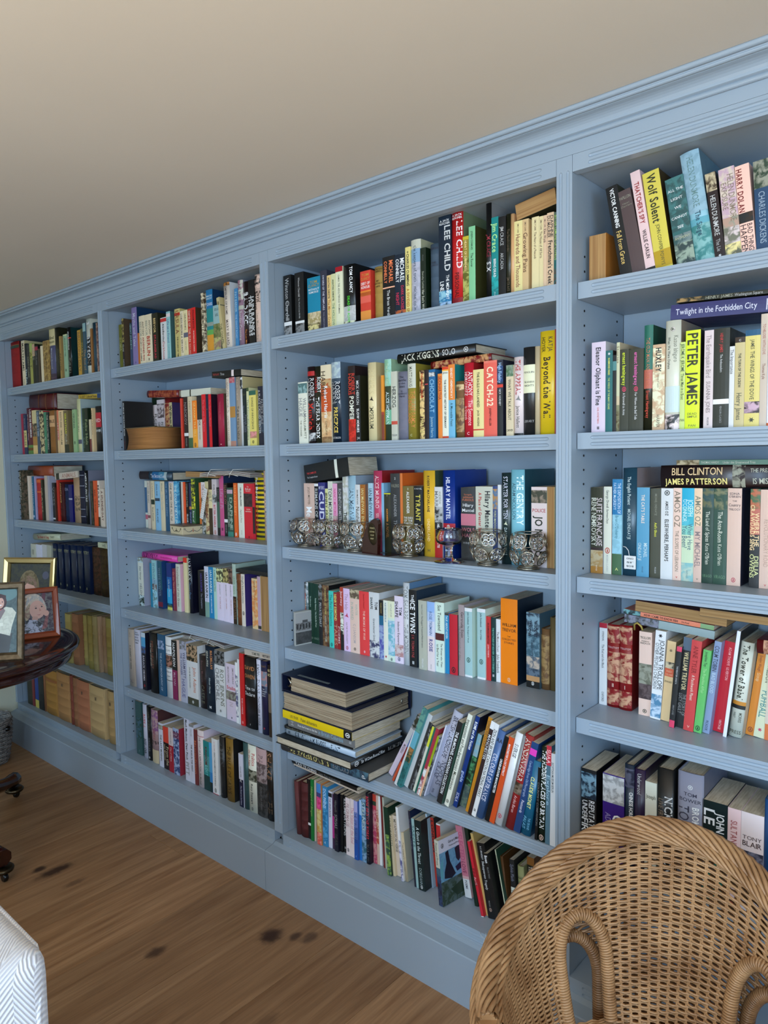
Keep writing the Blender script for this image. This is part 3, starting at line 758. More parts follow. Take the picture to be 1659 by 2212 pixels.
-12587 507 192 115 0|d23;433/322:18-42|4-7h edd The;7-12h edd Balkan;12-15h edc TRILOGY;45-48h^ edc OLIVIA;49-52h^ edc MANNING;95-99h 222 ll|p
-12076 137 193 112 0|c23;322:42-90||p:thin red and black paperback
-11935 497 237 111 0|ec2;s221:0-100|10-44b!^ eee Paul Murray;50-86b! b32 The Bee Sting|h:yellow and black striped hardback
-11433 244 236 108 0|dba;433/dba:20-32|36-84^ 776 FRANK McCOURT|h
R 2 4
-19654 413 200 107 0|ddc,aab;887/cdd:0-10;232/cdd:78-100|18-46 444 Dear George;54-78^ 888 HELEN|p:white paperback with a dark tree
-18889 129 182 116 0|28a||p:thin petrol blue paperback
-18756 337 196 117 0|9bc;9cc:0-40;655/bcc:50-62;ade/799:62-100|6-50 578 SEVEN DAYS|p
-18414 333 195 121 0|256,247;235:60-100;c45:86-96|14-74 789 WHITE WINTER|p
-17849 344 191 128 0|237;237:0-30;26a:30-55;3ad:55-90;dd7:90-100;222:86-94|36-72 cdd Life and Peace|p:blue paperback with a black tree on yellow
-17501 205 170 132 0|834|8-60 e98 On the Third Day;66-96^ c77 Piers Paul Read|p
-17291 306 190 135 0|ddc,ebc|6-90 876 Encyclopaedia of the Great|p
-16827 250 218 140 0|eda;e32:0-9||p:cream paperback with a scarlet top
-16574 232 233 143 0|112,112|4-44!^ eee IAN RANKIN;48-76 79b Doors Open|h
-15921 444 175 144 0|111|6-46!^ 549 IAN RANKIN;50-84 aab The Complaints|p
-15473 293 195 142 0|dde;8a9:70-100|12-62!^ 222 IAN RANKIN;64-88 999 Doors Open|p
-15176 316 196 140 0|28b|6-50!^ dee IAN RANKIN;54-90! def THE IMPOSSIBLE DEAD|p
-14856 199 196 139 0|bdc|4-46 576 A HARD WAITING|p
-14653 427 195 138 0|ede;eea/443:0-26|30-50^ 887 GRAHAM SWIFT;54-78 b88 WATERLAND|p
-14221 362 200 136 0|ede;432/cb7:0-27|30-52^ 776 GRAHAM SWIFT;56-76 b87 LAST ORDERS|p
-13856 250 201 134 0|ede;322/865:0-28|30-52^ 776 GRAHAM SWIFT;56-86 b87 THE LIGHT OF DAY|p
-13602 196 221 133 0|bcb;321:54-100|20-50 897 GREEK GODS;58-92 864 NEW LIVES|p
-13401 312 187 132 0|742;853/742:0-12||o:worn red-brown leather volume
-13085 211 189 131 0|edc,437|4-56 776 Virgil's Introductions;72-78h 433 o|p
-12453 320 180 128 0|ec9;e95/ec9:4-96|4-26!^ 443 PAUL SCOTT;30-88 c74 THE JEWEL IN THE CROWN|p
-12129 191 190 127 0|cab;333:92-98||p:slim dusty pink paperback
-11935 448 193 126 0|dd9||f:plain cream book turned fore-edge outwards
R 2 5
-19687 443 239 49 0|ba9|6-14 776 MARTYN;28-70! 443 A JOURNEY OF YEARS;88-94 877 H|h
-19240 427 243 52 0|ccd|4-6h^ 333 GENERAL;7-10h 222 SWORN;12-15h 447 NOTES;16-20h 222 I WAS;21-24h 222 THERE|h:pale grey hardback headed with bold black lines
-18720 309 236 55 0|112;cde:0-8;5ad:8-24;543/36a:24-36|40-84^ dde BARACK OBAMA;90-95h b33 #|p
-18223 538 245 58 0|111|14-60!^ 854 DENIS HEALEY;18-56b ccb THE TIME OF MY LIFE|h
-17605 454 246 61 0|257;9ac/257:10-24|30-92 bcd THE AUTOBIOGRAPHY OF|p
-17147 434 242 64 0|eee;333:14-15;333:28-29;a76/432:30-50;222:51-52;333:71-72|20-24h 999 A LIFE;56-59h^ 777 GEORGE;63-66h^ 777 BUSH|h:white biography with an oval portrait
-16709 346 233 66 0|111;825:50-100|4-44! ddd NAPOLEON;54-76^ cab McLYNN|p
-16359 150 238 68 0|dba||p:thin shell pink paperback
-16205 427 239 69 0|bbc;777/aab:0-14|18-60a 446 WILLIAM PITT;20-56b 447 THE YOUNGER;62-92^ 669 HAGUE|p
-15774 708 232 71 0|ddd;b97/221:0-27;443:88-100|36-78a c75 John Adams;38-72b^ 443 DAVID McCULLOUGH;92-97h eee fs|p
-15061 462 202 75 0|211|10-50 755 Beyond Measure;56-90^ 665 CASTLE|h
-14596 561 245 71 0|123|6-34a! c85 MACMILLAN;8-32b ccb 1894-1956;48-72^ cdd Alistair Horne;90-96h ddd M|h
-13943 600 240 67 0|ddd;777/111:0-22|28-84a^ 776 ROY JENKINS;27-78b 777 CHURCHILL;90-94h 222 #|p
-13235 587 205 63 0|dcd;998/655:48-64|6-34a^ 877 SIMON SEBAG;6-34b^ 877 MONTEFIORE;38-46h! c55 Stalin;67-69h 876 The Court;70-72h 876 of the;73-75h 876 Red Tsar;93-97h 222 l|p
-12644 135 218 60 0|eee;668/eee:20-90||p:thin white paperback with blue flecks
-12505 129 232 59 0|ddd||p:thin grey-white paperback
-12372 238 256 58 0|c22|62-84^ fcc PETER LAWRENCE;94-97h fbb o|p
-12130 608 251 57 0|111|11-20h^ c85 DAVID;22-32h^ c85 OWEN;40-47h ddd Time to;48-55h ddd Declare;92-95h ccc g|h
-11387 220 252 52 0|dde|6-46^ 666 SIMON JENKINS;50-90 555 THATCHER & SONS|h
-11163 314 252 51 0|224;b88/789:14-34|5-9h^ 864 MARGARET;37-39h ddd THE;40-42h ddd DOWNING;43-45h ddd STREET;46-48h ddd YEARS;90-93h c45 .|h:navy hardback with a portrait of a fair-haired woman
-10776 197 245 49 0|211;765:40-66;321:66-100|5-10h dc9 ABC;11-16h dc9 BIG|h
R 2 6
-19215 435 223 45 0|355;467/243:30-70|90-96h 9aa f|p:dark teal paperback tucked against the side
-18647 302 223 42 0|ccd|18-44! c55 RUSSIA;64-92^ 222 BEEVOR|h
-18341 357 221 41 0|111|10-44 665 HOLY FIRE;58-84^ 777 SCHOLAR;93-97h eee ss|h
-17980 472 217 40 0|a88,533;858/b99:0-45;544/a88:58-66;cb9:75-100|36-56 a66 EMPIRE|h:tall dusky pink hardback
-17380 330 176 37 0|dde;776/bba:4-14|26-88! 665 THE LAST MUGHAL|p
-17047 403 170 36 0|211;d43:0-37|46-90a cb9 From the;42-80b cb9 Holy Mountain|p
-16640 340 176 34 0|dcc;a23:40-100|8-36^ 666 WILLIAM DALRYMPLE;44-76 ecc City of Djinns|p
-16296 397 183 33 0|347,a34;347/abd:0-100;c13:8-22|12-16h ecc New|p:blue leaf patterned paperback with a round red sticker
-15478 310 240 30 0|dde|2-66! 222 Much Madness, Dear Pitch;70-90^ 888 PITT|p
-15163 296 224 30 0|dde;888:0-4|34-80! 333 THE WAR IN THE WEST;8-20^ 665 HOLLAND|p
-14864 177 211 30 0|733|20-80 c75 Matriculation|p
-14682 391 215 30 0|edd,ede;a35:10-11|12-72 655 THE COST OF A REPUTATION;76-95^ 665 Ian Mitchell|h
-14288 361 184 30 0|288;599:30-60;244:70-100|12-48! 632 KINGDOM;50-70 8dd LOST|p
-13922 160 185 30 0|38c;5ad:0-60;233:80-100||p:thin azure paperback
-13759 350 205 30 0|eee,eee;c24:99-100|5-22^ c77 MATTHEW PARRIS;24-84 333 GREAT PARLIAMENTARY SCANDALS;90-96h 444 o|p
-13328 275 221 30 0|222|8-14h 777 L;18-48! 666 BEAN;90-96h 666 v|h
-12959 424 227 30 0|862,222|12-88 321 THE RULE OF LAWS|h:thick gold hardback with a banded black cover
-12206 231 189 30 0|dde;113:48-100|24-44^ 777 F.A.HAYEK;46-54h ddd R;60-96 ccd The Road to Serfdom|p
-11972 252 235 30 0|355||h:plain dusky teal hardback
-11716 436 235 30 0|eed;998/332:37-54|12-30a c33 Politics;8-32b c33 On the Edge;58-88!^ 222 Rory Stewart;93-97h 555 o|h
-11275 542 236 30 0|222;caa:0-22;a99/655:22-50;222/444:50-100|10-34^ 766 PAUL;56-90 777 DARK STAR SAFARI|h:thick black and misty pink hardback
-10729 318 236 30 0|111,111;432:0-14|2-40 b86 SHAKE;60-90 654 LIFE|h:black hardback against the upright
R 3 1
-9494 350 190 50 0|111;eee:74-80;999/333:80-100|5-72^ bbb Winston Churchill ;40-72 bbb The Gathering Storm|p
-8982 399 189 50 0|111;eee:76-80;888/222:80-100|8-38^ ccc Winston Churchill;40-72 bbb The World Crisis 1911-1918|p
-8426 553 164 50 0|18a;dca/a96:62-85;ed9/543:82-100|5-12h^ b94 TOM;11-18h^ b94 CLANCY;19-24h fff WITHOUT;24-29h eee REMORSE|p:thick teal paperback with a helicopter over jungle
-7870 277 176 50 0|334|8-65! ccd SWORD OF THE TEMPLARS;68-95^ 99a PAUL CHRISTOPHER|p
-7589 162 158 50 0|ec8|4-42!^ 222 AGATHA CHRISTIE;44-95 a62 The Mirror Crack'd|p
-7423 178 159 50 0|dda|10-48!^ 232 AGATHA CHRISTIE;52-92 686 THE HOLLOW|p
-7241 284 175 50 0|eec;a12:0-8|13-24^ 222 CAMUS;26-75 444 THE ADULTEROUS WOMAN|p:cream paperback with a crimson top
-6953 456 174 50 0|111,111;bbb/ccc:66-90;eec/222:90-100|4-46!a^ fff TOM CLANCY;50-92! 5d3 DEAD OR ALIVE|h
-6273 387 145 50 0|d43;e65:40-60;e94:75-100;e83:37-47|4-11h^ c94 TOM;11-18h^ c94 CLANCY;20-27h fff DEBT OF;27-34h fff HONOUR|p:thick red paperback with a setting sun
-5770 323 148 50 0|a84|3-7h^ 431 GORDON;7-11h^ 431 CAMPBELL;24-28h 431 MY;29-33h 431 MYSTERY;34-38h 431 SHIPS|o:old tan cloth book
-5444 426 168 50 0|111;fb9:48-50|7-42!a^ f85 MICHAEL;7-42!b^ f85 CONNELLY;53-98 eee The Brass Verdict|p
-5014 368 166 50 0|123;c63/234:88-96|7-44!a^ fff MICHAEL;7-44!b^ fff CONNELLY;50-88a d35 DARK SACRED;60-80b d35 NIGHT|p
-4642 172 179 50 0|ed8|6-9h 222 #;10-56! 222 CHARLES CUMMING;60-98! b72 A DIVIDED SPY|p:pale yellow thriller
-4466 320 193 50 0|bbb,bb9;ccb:0-12;8ac:12-30;bbc/aab:30-100|8-56 345 the keepers of truth;62-96^ 345 michael collins|h
-4142 182 167 50 0|121|10-20^ 777 VIRAGO;36-62^ bba Dorothy Canfield;64-96! ccb Her Son's Wife|p
-3840 291 170 50 0|456|5-9h^ 334 MADELEINE;26-30h 334 THE;30-34h 334 BLACKMAILER|o:slate cloth book
-3545 385 235 50 0|123;27a/9cd:80-92;ace/245:92-100|5-8h^ fff A JACK;8-11h^ fff REACHER;12-60!a^ ddd LEE CHILD;64-90a fff THE MIDNIGHT;70-80b fff LINE|p
-3156 347 236 50 0|c22,786;812/a22:90-100|3-6h^ fff A JACK;6-9h^ fff REACHER;11-60!a^ fee LEE CHILD;64-90 200 PERSONAL|h
-2805 175 168 50 0|983,553;cb3:0-5;662/bb6:30-100|6-50! fd9 HEART OF DARKNESS|p
-2626 190 188 50 0|8c9,442|6-30^ 232 JOSEPH CONRAD;34-52 343 The Rover;93-99h 232 OXFORD|p:mint green classic
-2129 153 235 50 0|111,888|32-55^ a34 JIM CRACE;60-70! ddd SIX|h
-1972 190 195 50 0|188;277/2aa:70-90|7-42!^ be9 Jim Crace;50-72! eee BEING DEAD;90-98 cee PICADOR|p
-1778 205 192 50 0|111|12-35^ bbb JIM CRACE;44-64 bbb ARCADIA|p
-1569 122 194 50 0|221|18-45 654 The Devil's Larder;75-92^ 654 JIM CRACE|h
-1444 91 192 50 0|da7||h:tan slim book with worn bare spine
-1349 218 172 50 0|ed9;321:93-97|4-16^ 533 EMILY CARR;18-88 844 Hundreds and Thousands|p:cream journal
-1127 158 172 50 0|db8;321:93-97|4-16^ 533 EMILY CARR;18-70 643 Growing Pains|p
-885 186 171 50 0|eda,113;321:93-97|4-18^ 533 EMILY CARR;20-55 533 The Heart of a Peacock|p
-695 104 169 50 0|eda;321:93-97|5-18^ 533 EMILY CARR;20-55 533 The House of All Sorts|p
-587 87 169 50 0|eca;321:93-97|5-16^ 533 EMILY CARR;18-36 533 Klee Wyck|p
-496 169 172 50 0|eca|4-32a^ 333 DAPHNE;4-32b^ 333 DU MAURIER;36-92! 222 Frenchman's Creek|p
-323 114 170 50 0|565;266:60-72;643/266:72-100|4-62 ac6 BITTER LEMONS OF CYPRUS|p
R 3 2
-8938 398 187 50 0|eed;9bb/577:2-18|26-56a^ 888 WILLIAM;26-56b^ 999 HAGUE;56-92a 665 WILLIAM PITT;62-88b 665 THE YOUNGER|p:cream biography with a small portrait at its top
-8536 301 230 50 0|211;b22:6-12;ccc/111:86-97|15-45a^ ddd ROBERT;15-45b^ aaa HARRIS;47-82! d32 Munich|h
-8231 292 228 50 0|221|14-34a^ fff ROBERT;14-34b^ d33 HARRIS;40-94! fff THE FEAR INDEX|h
-7935 420 229 50 0|edb;b52/ca7:18-30;c52:30-60;da7/ec9:60-100;632/a73:92-100|8-40b^ 432 HARRIS;27-68!^ fff Robert Harris;72-90 321 CONCLAVE|p:cream and copper paperback
-7510 366 233 50 0|123,567;9ab/bcc:0-20;456/345:20-26|24-52a^ ddd ROBERT;24-52b^ aaa HARRIS;56-88! fd6 PRECIPICE;92-96h ccc HUTCHINSON|h:tall grey and black hardback
-6817 278 216 50 0|211;d32/a21:70-100|10-38a^ d43 ROBERT;10-38b^ d43 HARRIS;40-70! eed POMPEII|p
-6536 189 187 50 0|111,221|8-44^ ddd MICK HERRON;50-86! fff SLOW HORSES;92-97h aaa JM|p
-6077 309 218 50 0|eda,cb8|8-40^ dc9 HARRIS;43-50h 321 ~;56-84 332 IMPERIUM|h:thick cream hardback with a bird
-5556 100 179 50 0|d82;e93:0-55;a43:56-60;843:60-100||p:slim orange paperback
-5452 248 221 50 0|343,9b9;8b9/9cb:0-33;6a8:62-80|5-32^ cdb The River King;40-80! dee ALICE HOFFMAN|h:tall green hardback
-5200 214 186 50 0|ccb;c54:72-77|22-52 333 HERZOG;90-95h 888 PENGUIN|p
-4982 339 183 50 0|778|6-10h 223 The;10-15h 223 Battle;15-19h 223 of the;19-24h 223 Seas;27-30h^ 334 Sir;30-34h^ 334 Archibald;34-38h^ 334 Hurd|o:slate blue cloth book
-4639 273 201 50 0|983,983;ccb:0-32|4-30^ 443 MATT HAIG;36-84a d84 THE LAST FAMILY;40-78b d84 IN ENGLAND;92-96h dda C|h
-4206 155 180 50 0|432;ec8/421:0-100|4-40! d52 THE HARNESS ROOM;60-95^ ed8 L P HARTLEY|p:gold patterned slim paperback
-4047 142 180 50 0|211|20-34 c44 I|p:thin black paperback
-3901 204 179 50 0|269;ddd/111:4-10|14-62! 8bd CHOCOLAT;68-98^ acd Joanne Harris|p
-3613 135 166 50 0|e83|4-40 933 SIDDHARTHA|p:slim orange paperback
-3474 194 182 50 0|eed;d42:0-4;fb4:4-6;d42:97-100|6-10h^ 443 James;18-86! 222 THE SHORTEST HISTORY OF GERMANY|p
-3277 202 186 50 0|7bd,288;e83:0-48|5-46!^ fed ERNEST HEMINGWAY;52-84 244 A Moveable Feast|p
-3071 254 142 50 0|753;db8/753:6-16;a85/642:30-90|4-12h^ cb8 DICKENS|o:gilt brown leather volume
-2813 283 185 50 0|c23,922|12-44a^ fee ANTHONY;12-44b^ fee HOROWITZ;50-84a fcc The Sentence;58-76b fcc is Death;92-97h fdd C|h
-2526 310 166 50 0|ed9;c43:88-90|4-56! 332 THE EAGLE HAS LANDED;60-84!^ 543 JACK HIGGINS|p
-2212 379 184 50 0|e65;eb9/e76:0-3|8-60! fec CATCH-22;62-86!^ 511 JOSEPH HELLER|p
-1829 166 183 50 0|223;247/235:8-30;222:40-100;d43:32-36|4-30 bdf High Fidelity;38-60^ ccc NICK HORNBY|p
-1578 199 168 50 0|dca;898/575:0-16|20-78 443 WHAT WE TALK ABOUT;86-98h^ 332 CARVER|p:faded cream paperback with a landscape at its top
-1375 250 185 50 0|edd;111:97-100|4-48! b33 THE APPEAL;48-58h 888 ~;62-90^ 443 Janice Hallett|h
-1122 311 205 50 0|222,987;eec:20-52|27-30h^ 555 PENGUIN;38-41h 333 THE ARABIAN;42-45h 333 NIGHTS;82-86h^ 999 LIBRARY|h
-807 120 204 50 0|cb9||h:slim pinkish tan hardback
-683 383 236 50 0|ec2|6-20a^ 321 KATJA;6-20b^ 321 HOYER;25-84! 321 Beyond the Wall|h
-296 44 237 50 0|822||p:thin dark red paperback
R 3 3
-9324 480 197 100 0|dba|6-34^ 654 JOJO MOYES;38-54 fff Me;56-80! d76 Before You|p
-8840 174 196 100 0|111;eee:0-4|8-92 ccc REMAINS OF THE DAY|p
-8662 295 200 100 0|337|4-12h^ ccd MYERS;14-92! dde CUDDY|p
-8362 118 181 100 0|dd9|6-60! 332 JENNY PRICE;75-95 b73 SIN|p
-8240 205 204 100 0|ddc|10-70^ 333 TONI MORRISON;74-96 443 LOVE|p
-8031 195 197 100 0|eac;caa/977:50-100|8-50^ d48 NANCY MITFORD;56-80! c57 LOVE|p
-7832 228 197 100 0|444|8-62^ bbb ROHINTON MISTRY;70-96 998 A FINE BALANCE|p
-7600 207 222 100 0|bba/ddd|50-90! 222 THE CAPITAL|p
-7389 301 222 100 0|acd,9ab|18-66^ 345 IAN McEWAN;72-96 346 The Children Act|h
-7083 194 195 100 0|ddd|8-30^ 443 IAN McEWAN;34-60 443 Nutshell|p
-6885 212 195 100 0|a62|6-44^ ed9 IAN McEWAN;48-92 ed9 ENDURING LOVE|p
-6669 106 196 100 0|643||p:thin brown paperback
-6559 185 200 100 0|acd|8-50^ 345 IAN McEWAN;54-94 446 ON CHESIL BEACH|p
-6370 325 236 100 0|c46,922|6-46^ fdd ALICE MUNRO;52-92 ecc SELECTED STORIES|h
-6041 89 201 100 0|8bd||p:thin sky blue paperback
-5948 244 172 100 0|332;cc3:0-2|2-6h ccb 1;26-48! e93 ALEXANDER;50-75 a74 A NOVEL|p
-5700 355 228 100 0|333|4-8h ddd 2;12-18h^ 998 VALERIO;26-54! 999 ALEXANDER;58-88 999 THE SANDS|p
-5341 88 229 100 0|d73,d62||p:orange hardback, slim
-5249 389 193 100 0|763|2-6h ddc 3;8-40! eee ALEXANDER;44-48h eee THE ENDS;48-52h eee OF THE;52-56h eee EARTH;58-95 eed MACEDON|p
-4856 317 193 100 0|111|2-5h ccc A NOVEL;12-50! dc5 TYRANT;54-90a^ bbb VALERIO;54-95b^ bbb MANFREDI|p
-4535 396 236 100 0|eb3,454|6-48! 432 ROBERT MACFARLANE;56-82! fd9 UNDERLAND;90-95h 543 H|h
-4135 259 192 100 0|ddd;bbb/333:28-50;222:50-60;b22:60-100|6-24a^ 998 ANDREW;6-28b^ 777 MARR;52-86! fff HEAD OF STATE|p
-3873 394 237 100 0|138,138;b23:60-65|8-56! eef HILARY MANTEL;62-66h eee O;70-92 dde THE MIRROR|h:tall royal blue hardback with a thin gold border
-3269 460 192 100 0|333;c78:36-52|8-11h c75 Savagely;11-15h c75 unbiased;15-19h c75 FURIOUS;21-27h^ eee Hilary;28-34h^ eee Mantel;54-61h d89 WOLF;62-69h d89 HALL;74-78h bbb WINNER|p
-2805 516 195 100 0|ccb,bba|6-56!a^ 222 Hilary Mantel;8-70!b b33 A Place of Greater Safety|p
-2285 145 197 100 0|347;b84/579:4-30|32-66 cc9 FORD MADOX FORD|p
-2135 93 200 100 0|ddd||p:thin plain white paperback
-2038 266 230 100 0|233|4-50 dde STARTER FOR TEN;53-58h eec ~;60-90^ cdd DAVID NICHOLLS|h
-1768 382 238 100 0|8cd,256|6-58!a eff THE GENTRY;14-52b^ 467 ADAM NICOLSON|h
-1182 420 196 100 0|edd;987/443:4-20|26-32h b44 POLICE;36-88! 332 JO NESBO|p
-758 207 197 100 0|bb9||f:cream book shelved fore-edge outwards
R 3 4
-9584 40 196 118 0|a54;888/332:0-18|28-80 ddb MEMOIRS|p:thin rust paperback
-9540 124 197 118 0|899;ddd/788:0-40;566/788:40-100|92-97h c55 O|p:pale photographic paperback
-9413 210 197 117 0|132|22-40 cdc The Edwardians;46-72^ cdc Vita Sackville-West;88-94h 787 VIRAGO|p
-9199 267 196 117 0|132|24-44 cdc Family History;46-72^ cdc Vita Sackville-West;88-94h 787 VIRAGO|p
-8928 161 197 116 0|222;888/332:0-26|30-70 bbb PRIVATE DIARY|p
-8763 306 196 116 0|653,111;864/532:0-100|4-48! ba6 WARRIOR OF ROME;50-92^ bba HARRY SIDEBOTTOM|p
-8453 206 181 115 0|4cb|6-62 277 The First Detective;92-97h 244 o|p
-8243 177 178 115 0|933|3-50! ed7 HENRY ESMOND;56-94 c97 TALES|p
-8062 116 181 114 0|922|60-90 dbb POEMS|p
-7943 137 198 114 0|b53;b43:0-40;eed/332:40-75;222:75-100|6-30 fdd Journey;62-78 222 1768|p
-7802 278 196 114 0|ece|8-34 b9a The Help;36-50h c46 ~;54-88^ 987 KATHRYN STOCKETT;92-97h b44 o|p:pinkish white paperback
-7520 391 196 113 0|ecb;cb9/654:0-14|20-48b bba IN MADRID;22-40a bba WINTER;54-84^ baa C J SANSOM;91-96h 432 #|p
-7125 406 195 113 0|e44|4-26^ 911 Desmond Seward;30-76 fcb THE MONKS OF WAR;93-96h fee o|p
-6715 406 197 112 0|ddd,ddd;ddd/446:74-100|8-26b!^ 222 SHARPE;14-26a!^ 222 TOM;40-74 555 Grantchester Grind|p
-6306 174 177 111 0|335;222:0-26;268:26-42;9ac/55a:42-100|4-22 db6 THE GREAT PURSUIT|p
-6128 172 179 110 0|eed|4-36 479 PORTERHOUSE BLUE;91-96h b34 *|p
-5952 248 179 110 0|ded;eec:0-28;7bc/cde:32-90|4-26 999 VINTAGE STUFF;94-98h 222 o|p
-5701 317 197 110 0|ede;b88/dcc:72-90|8-32b!^ 222 SHARPE;16-28a!^ 222 TOM;38-72 544 Indecent Exposure;91-96h 236 o|p
-5380 232 239 109 0|ddd,68a|4-44^ 888 TOM SHARPE;50-86 888 THE MIDDEN|h
-5143 280 221 108 0|111,234|6-14 fff THE;14-56! fff ICE TWINS;58-88^ a44 S K TREMAYNE;92-97h ddd ll|p
-4765 281 196 103 0|bba|6-20^ 555 Robert Tressell;22-68 555 The Ragged Trousered Philanthropists;84-97^ ddd PENGUIN|p
-4480 245 195 107 0|dde;9be:0-15;bce:15-28;edd:50-100|14-48^ 469 ROSE TREMAIN;54-72! 448 ROSIE;90-97 888 VINTAGE|p
-4231 293 196 111 0|ded;522:44-54|4-40^ 333 Sue Townsend;58-92a 433 The Woman who Went;60-92b 433 to Bed for a Year|p
-3934 131 169 115 0|28b;444/321:0-4|4-42! dee TALK ABOUT KEVIN|p
-3799 269 167 117 0|c23,222|88-96h 222 S5|p:tall red book with a black angled cover
-3526 180 196 121 0|a99|10-46a^ 433 Gertrude Stein;30-78b 877 The Autobiography of Alice|p
-3341 239 189 124 0|acc,ded;eee:0-5;eee:97-100|6-24^ 244 John Steinbeck;26-50 244 The Grapes of Wrath;72-78h 354 o|p:pale aqua paperback
-2975 257 191 129 0|acc,ded;eee:0-5;eee:97-100|6-26^ 244 John Steinbeck;30-44 244 East of Eden;72-78h 354 o|p:pale aqua paperback
-2714 138 172 133 0|c33|10-42! 211 IN DUBIOUS BATTLE;44-64^ fcc JOHN STEINBECK|p
-2572 134 171 135 0|133|16-58! 7ba THE PASTURES OF HEAVEN;60-86^ 7ba JOHN STEINBECK;88-94h ddd ll|p
-2434 126 168 137 0|eee|20-52 655 The Moon is Down;56-86^ 443 John Steinbeck|p
-2304 498 225 139 0|f80,123|28-33h^ 421 WILLIAM;34-39h^ 421 TREVOR;43-45h 632 THE;46-49h 632 COLLECTED;50-53h 632 STORIES;93-97h eca O|p
-1603 378 195 149 0|578;345/8ab:0-30;467/79a:30-58;cba/567:58-74;345/678:74-84;c96:84-91;111:91-100|10-32b!^ 112 TUROW;16-32a!^ 112 SCOTT;36-58 234 Testimony;92-96h eee oo|p:thick paperback with a stormy sky
-1221 229 157 155 0|753;a85/753:10-90||o:gilt stamped brown leather volume
-988 154 188 158 0|653||o:worn olive brown volume
R 3 5
-5745 159 228 78 111|dcd;332/999:0-22;ccc:22-45|48-62 655 MODERN|p:tall white art catalogue
-5414 72 180 55 81|822;46a:0-30;c53:60-100||p:thin red and blue pamphlet
-5207 112 187 40 75|ddd||p:thin white catalogue
-5090 163 264 37 98|377,499;698/477:0-30;6ab:30-50;243/a74:50-68;377/255:68-100||p:teal painting catalogue
-4924 159 244 48 90|ccc||p:plain white catalogue
-4761 97 221 46 79|333||p:thin charcoal booklet
-4660 112 217 44 77|222/777||p:thin mottled black booklet
-4544 97 211 41 71|ddc;dd4:0-30||p:thin white and yellow booklet
-4443 84 212 37 71|265||p:thin green booklet
-4355 97 212 34 70|a34;eee/a45:60-100||p:thin red and white booklet
-4253 64 193 32 65|9a2;eb9:50-100||p:lime and peach booklet
-4185 34 194 33 65|333/999||p:thin speckled grey booklet
-4147 40 228 40 76|dde||p:thin white booklet
-4103 300 266 51 90|bbc,bbc|6-54 334 BRITISH LANDSCAPE;58-86a^ 445 NICHOLAS;62-80b^ 445 CRANE;92-97 445 WN|h
-3640 159 248 30 72|222,576|12-88! eee THE McMICHAEL CANADIAN COLLECTION|p
-3385 136 276 30 79|eed,ccb|6-82 332 Impressionist and Post-Impressionist Masterpieces;92-97h 222 o|p
-3177 124 271 40 75|137,112|6-36! fff ROME and the Vatican;60-72 cdf guide;84-94 dde SCALA|p
-3049 190 216 53 53|465;8bc/abb:0-30;232/596:30-70;676/455:70-100||p:landscape painting paperback
-2764 122 277 38 73|cba;c82:0-100|4-30 654 LONGCASE CLOCKS|p:slim tan and ochre book
-2638 110 273 30 74|322;eee:0-8;322:8-100|14-40 ddd MANCHESTER|p:dark brown slim book with a white top
-2524 123 269 30 73|eee|6-78 332 ZION AND BRYCE CANYON NATIONAL PARKS;90-95h 222 a|p
-2397 190 254 30 71|469,469|8-14h 221 AA;26-80! dde COLOURS OF FRANCE|h
-2125 132 241 30 61|111|26-66! fff UNDERGROUND MANCHESTER|p
-1989 143 242 30 59|d52|8-44! fff MANCHESTER'S LOST DISTRICT|p
-1842 212 258 30 64|eee|12-26 444 SVERIGE;88-92h c45 o|h
-1626 86 256 30 61|888||h:thin grey hardback
-1536 243 257 30 58|922;876/432:50-62|4-48 eed AN INDIAN AFFAIR;64-82^ ebb Archie Baron|h
-1289 179 243 30 52|247;e4b:7-14|20-60 abd Cambridge from Old Photographs;64-78! dde Postcards|p:slim blue book with a pink stripe
-1105 267 196 30 30|168,146|22-64! ee9 CLAUDE MONET;76-92a 7bd THE GRAND;76-92b 7bd PALAIS|h
-704 69 181 30 10|111|20-80 777 COUNTRY COMPANION|p:thin black guide
-631 201 234 30 11|121|3-86! fff THE HIDDEN PLACES OF BRITAIN;93-98h dba o|h
-426 123 241 30 5|578;c34:0-20|4-18! fcc SUAA;30-66 acd Explore|p:slim grey teal guide with a red top
-299 150 225 30 0|ddd|10-42 555 EGYPTIAN MUSEUM BERLIN|p
R 3 6
-9297 188 172 30 -8|633||o:maroon cloth volume with a frayed top
-9106 338 179 30 4|522||o:thicker maroon cloth volume
-8764 137 194 35 -3|111;eee:73-77||p:black book with a white label low down
-8623 115 200 32 3|173|12-60 9b6 Hildegard of Bingen|p
-8504 83 199 36 4|cba||p:thin cream booklet
-8316 193 197 30 1|d84;48c:0-15;447:15-22;c36/e59:22-42;dc8/c94:42-80;d54/e98:80-100||p:paperback blazing blue, pink and gold
-8119 215 192 35 2|38b;27a/5ad:20-90|4-36! bdf DOLPHINS;90-96h fff c|p
-7900 153 181 39 3|dde;222:3-10|12-46 556 THE GREEN BOOK|p:white paperback with a black mark at its top
-7743 126 175 41 1|424;b38:40-80||p:thin purple and magenta paperback
-7614 159 183 36 1|112|12-32 777 Hildegard's;36-60 999 SCIVIAS;70-90 444 BEAR|p
-7450 107 182 44 3|111||p:plain black book
-7339 142 181 48 3|111|6-70 ccc ILLUMINATIONS;86-96h aaa ll|p
-7193 178 179 44 0|edd|10-50 b99 PILGRIMAGE;88-93h 222 o|p
-7011 181 181 44 2|edd|14-76 c89 The Vision of the Soul|p
-6825 146 182 41 1|46a;aad:0-20;78c:20-45;25a:65-100|18-72 347 THE SPIRITUAL LIFE;92-96h dde I|p
-6676 106 187 48 2|27c;ace:0-25||p:thin bright blue paperback
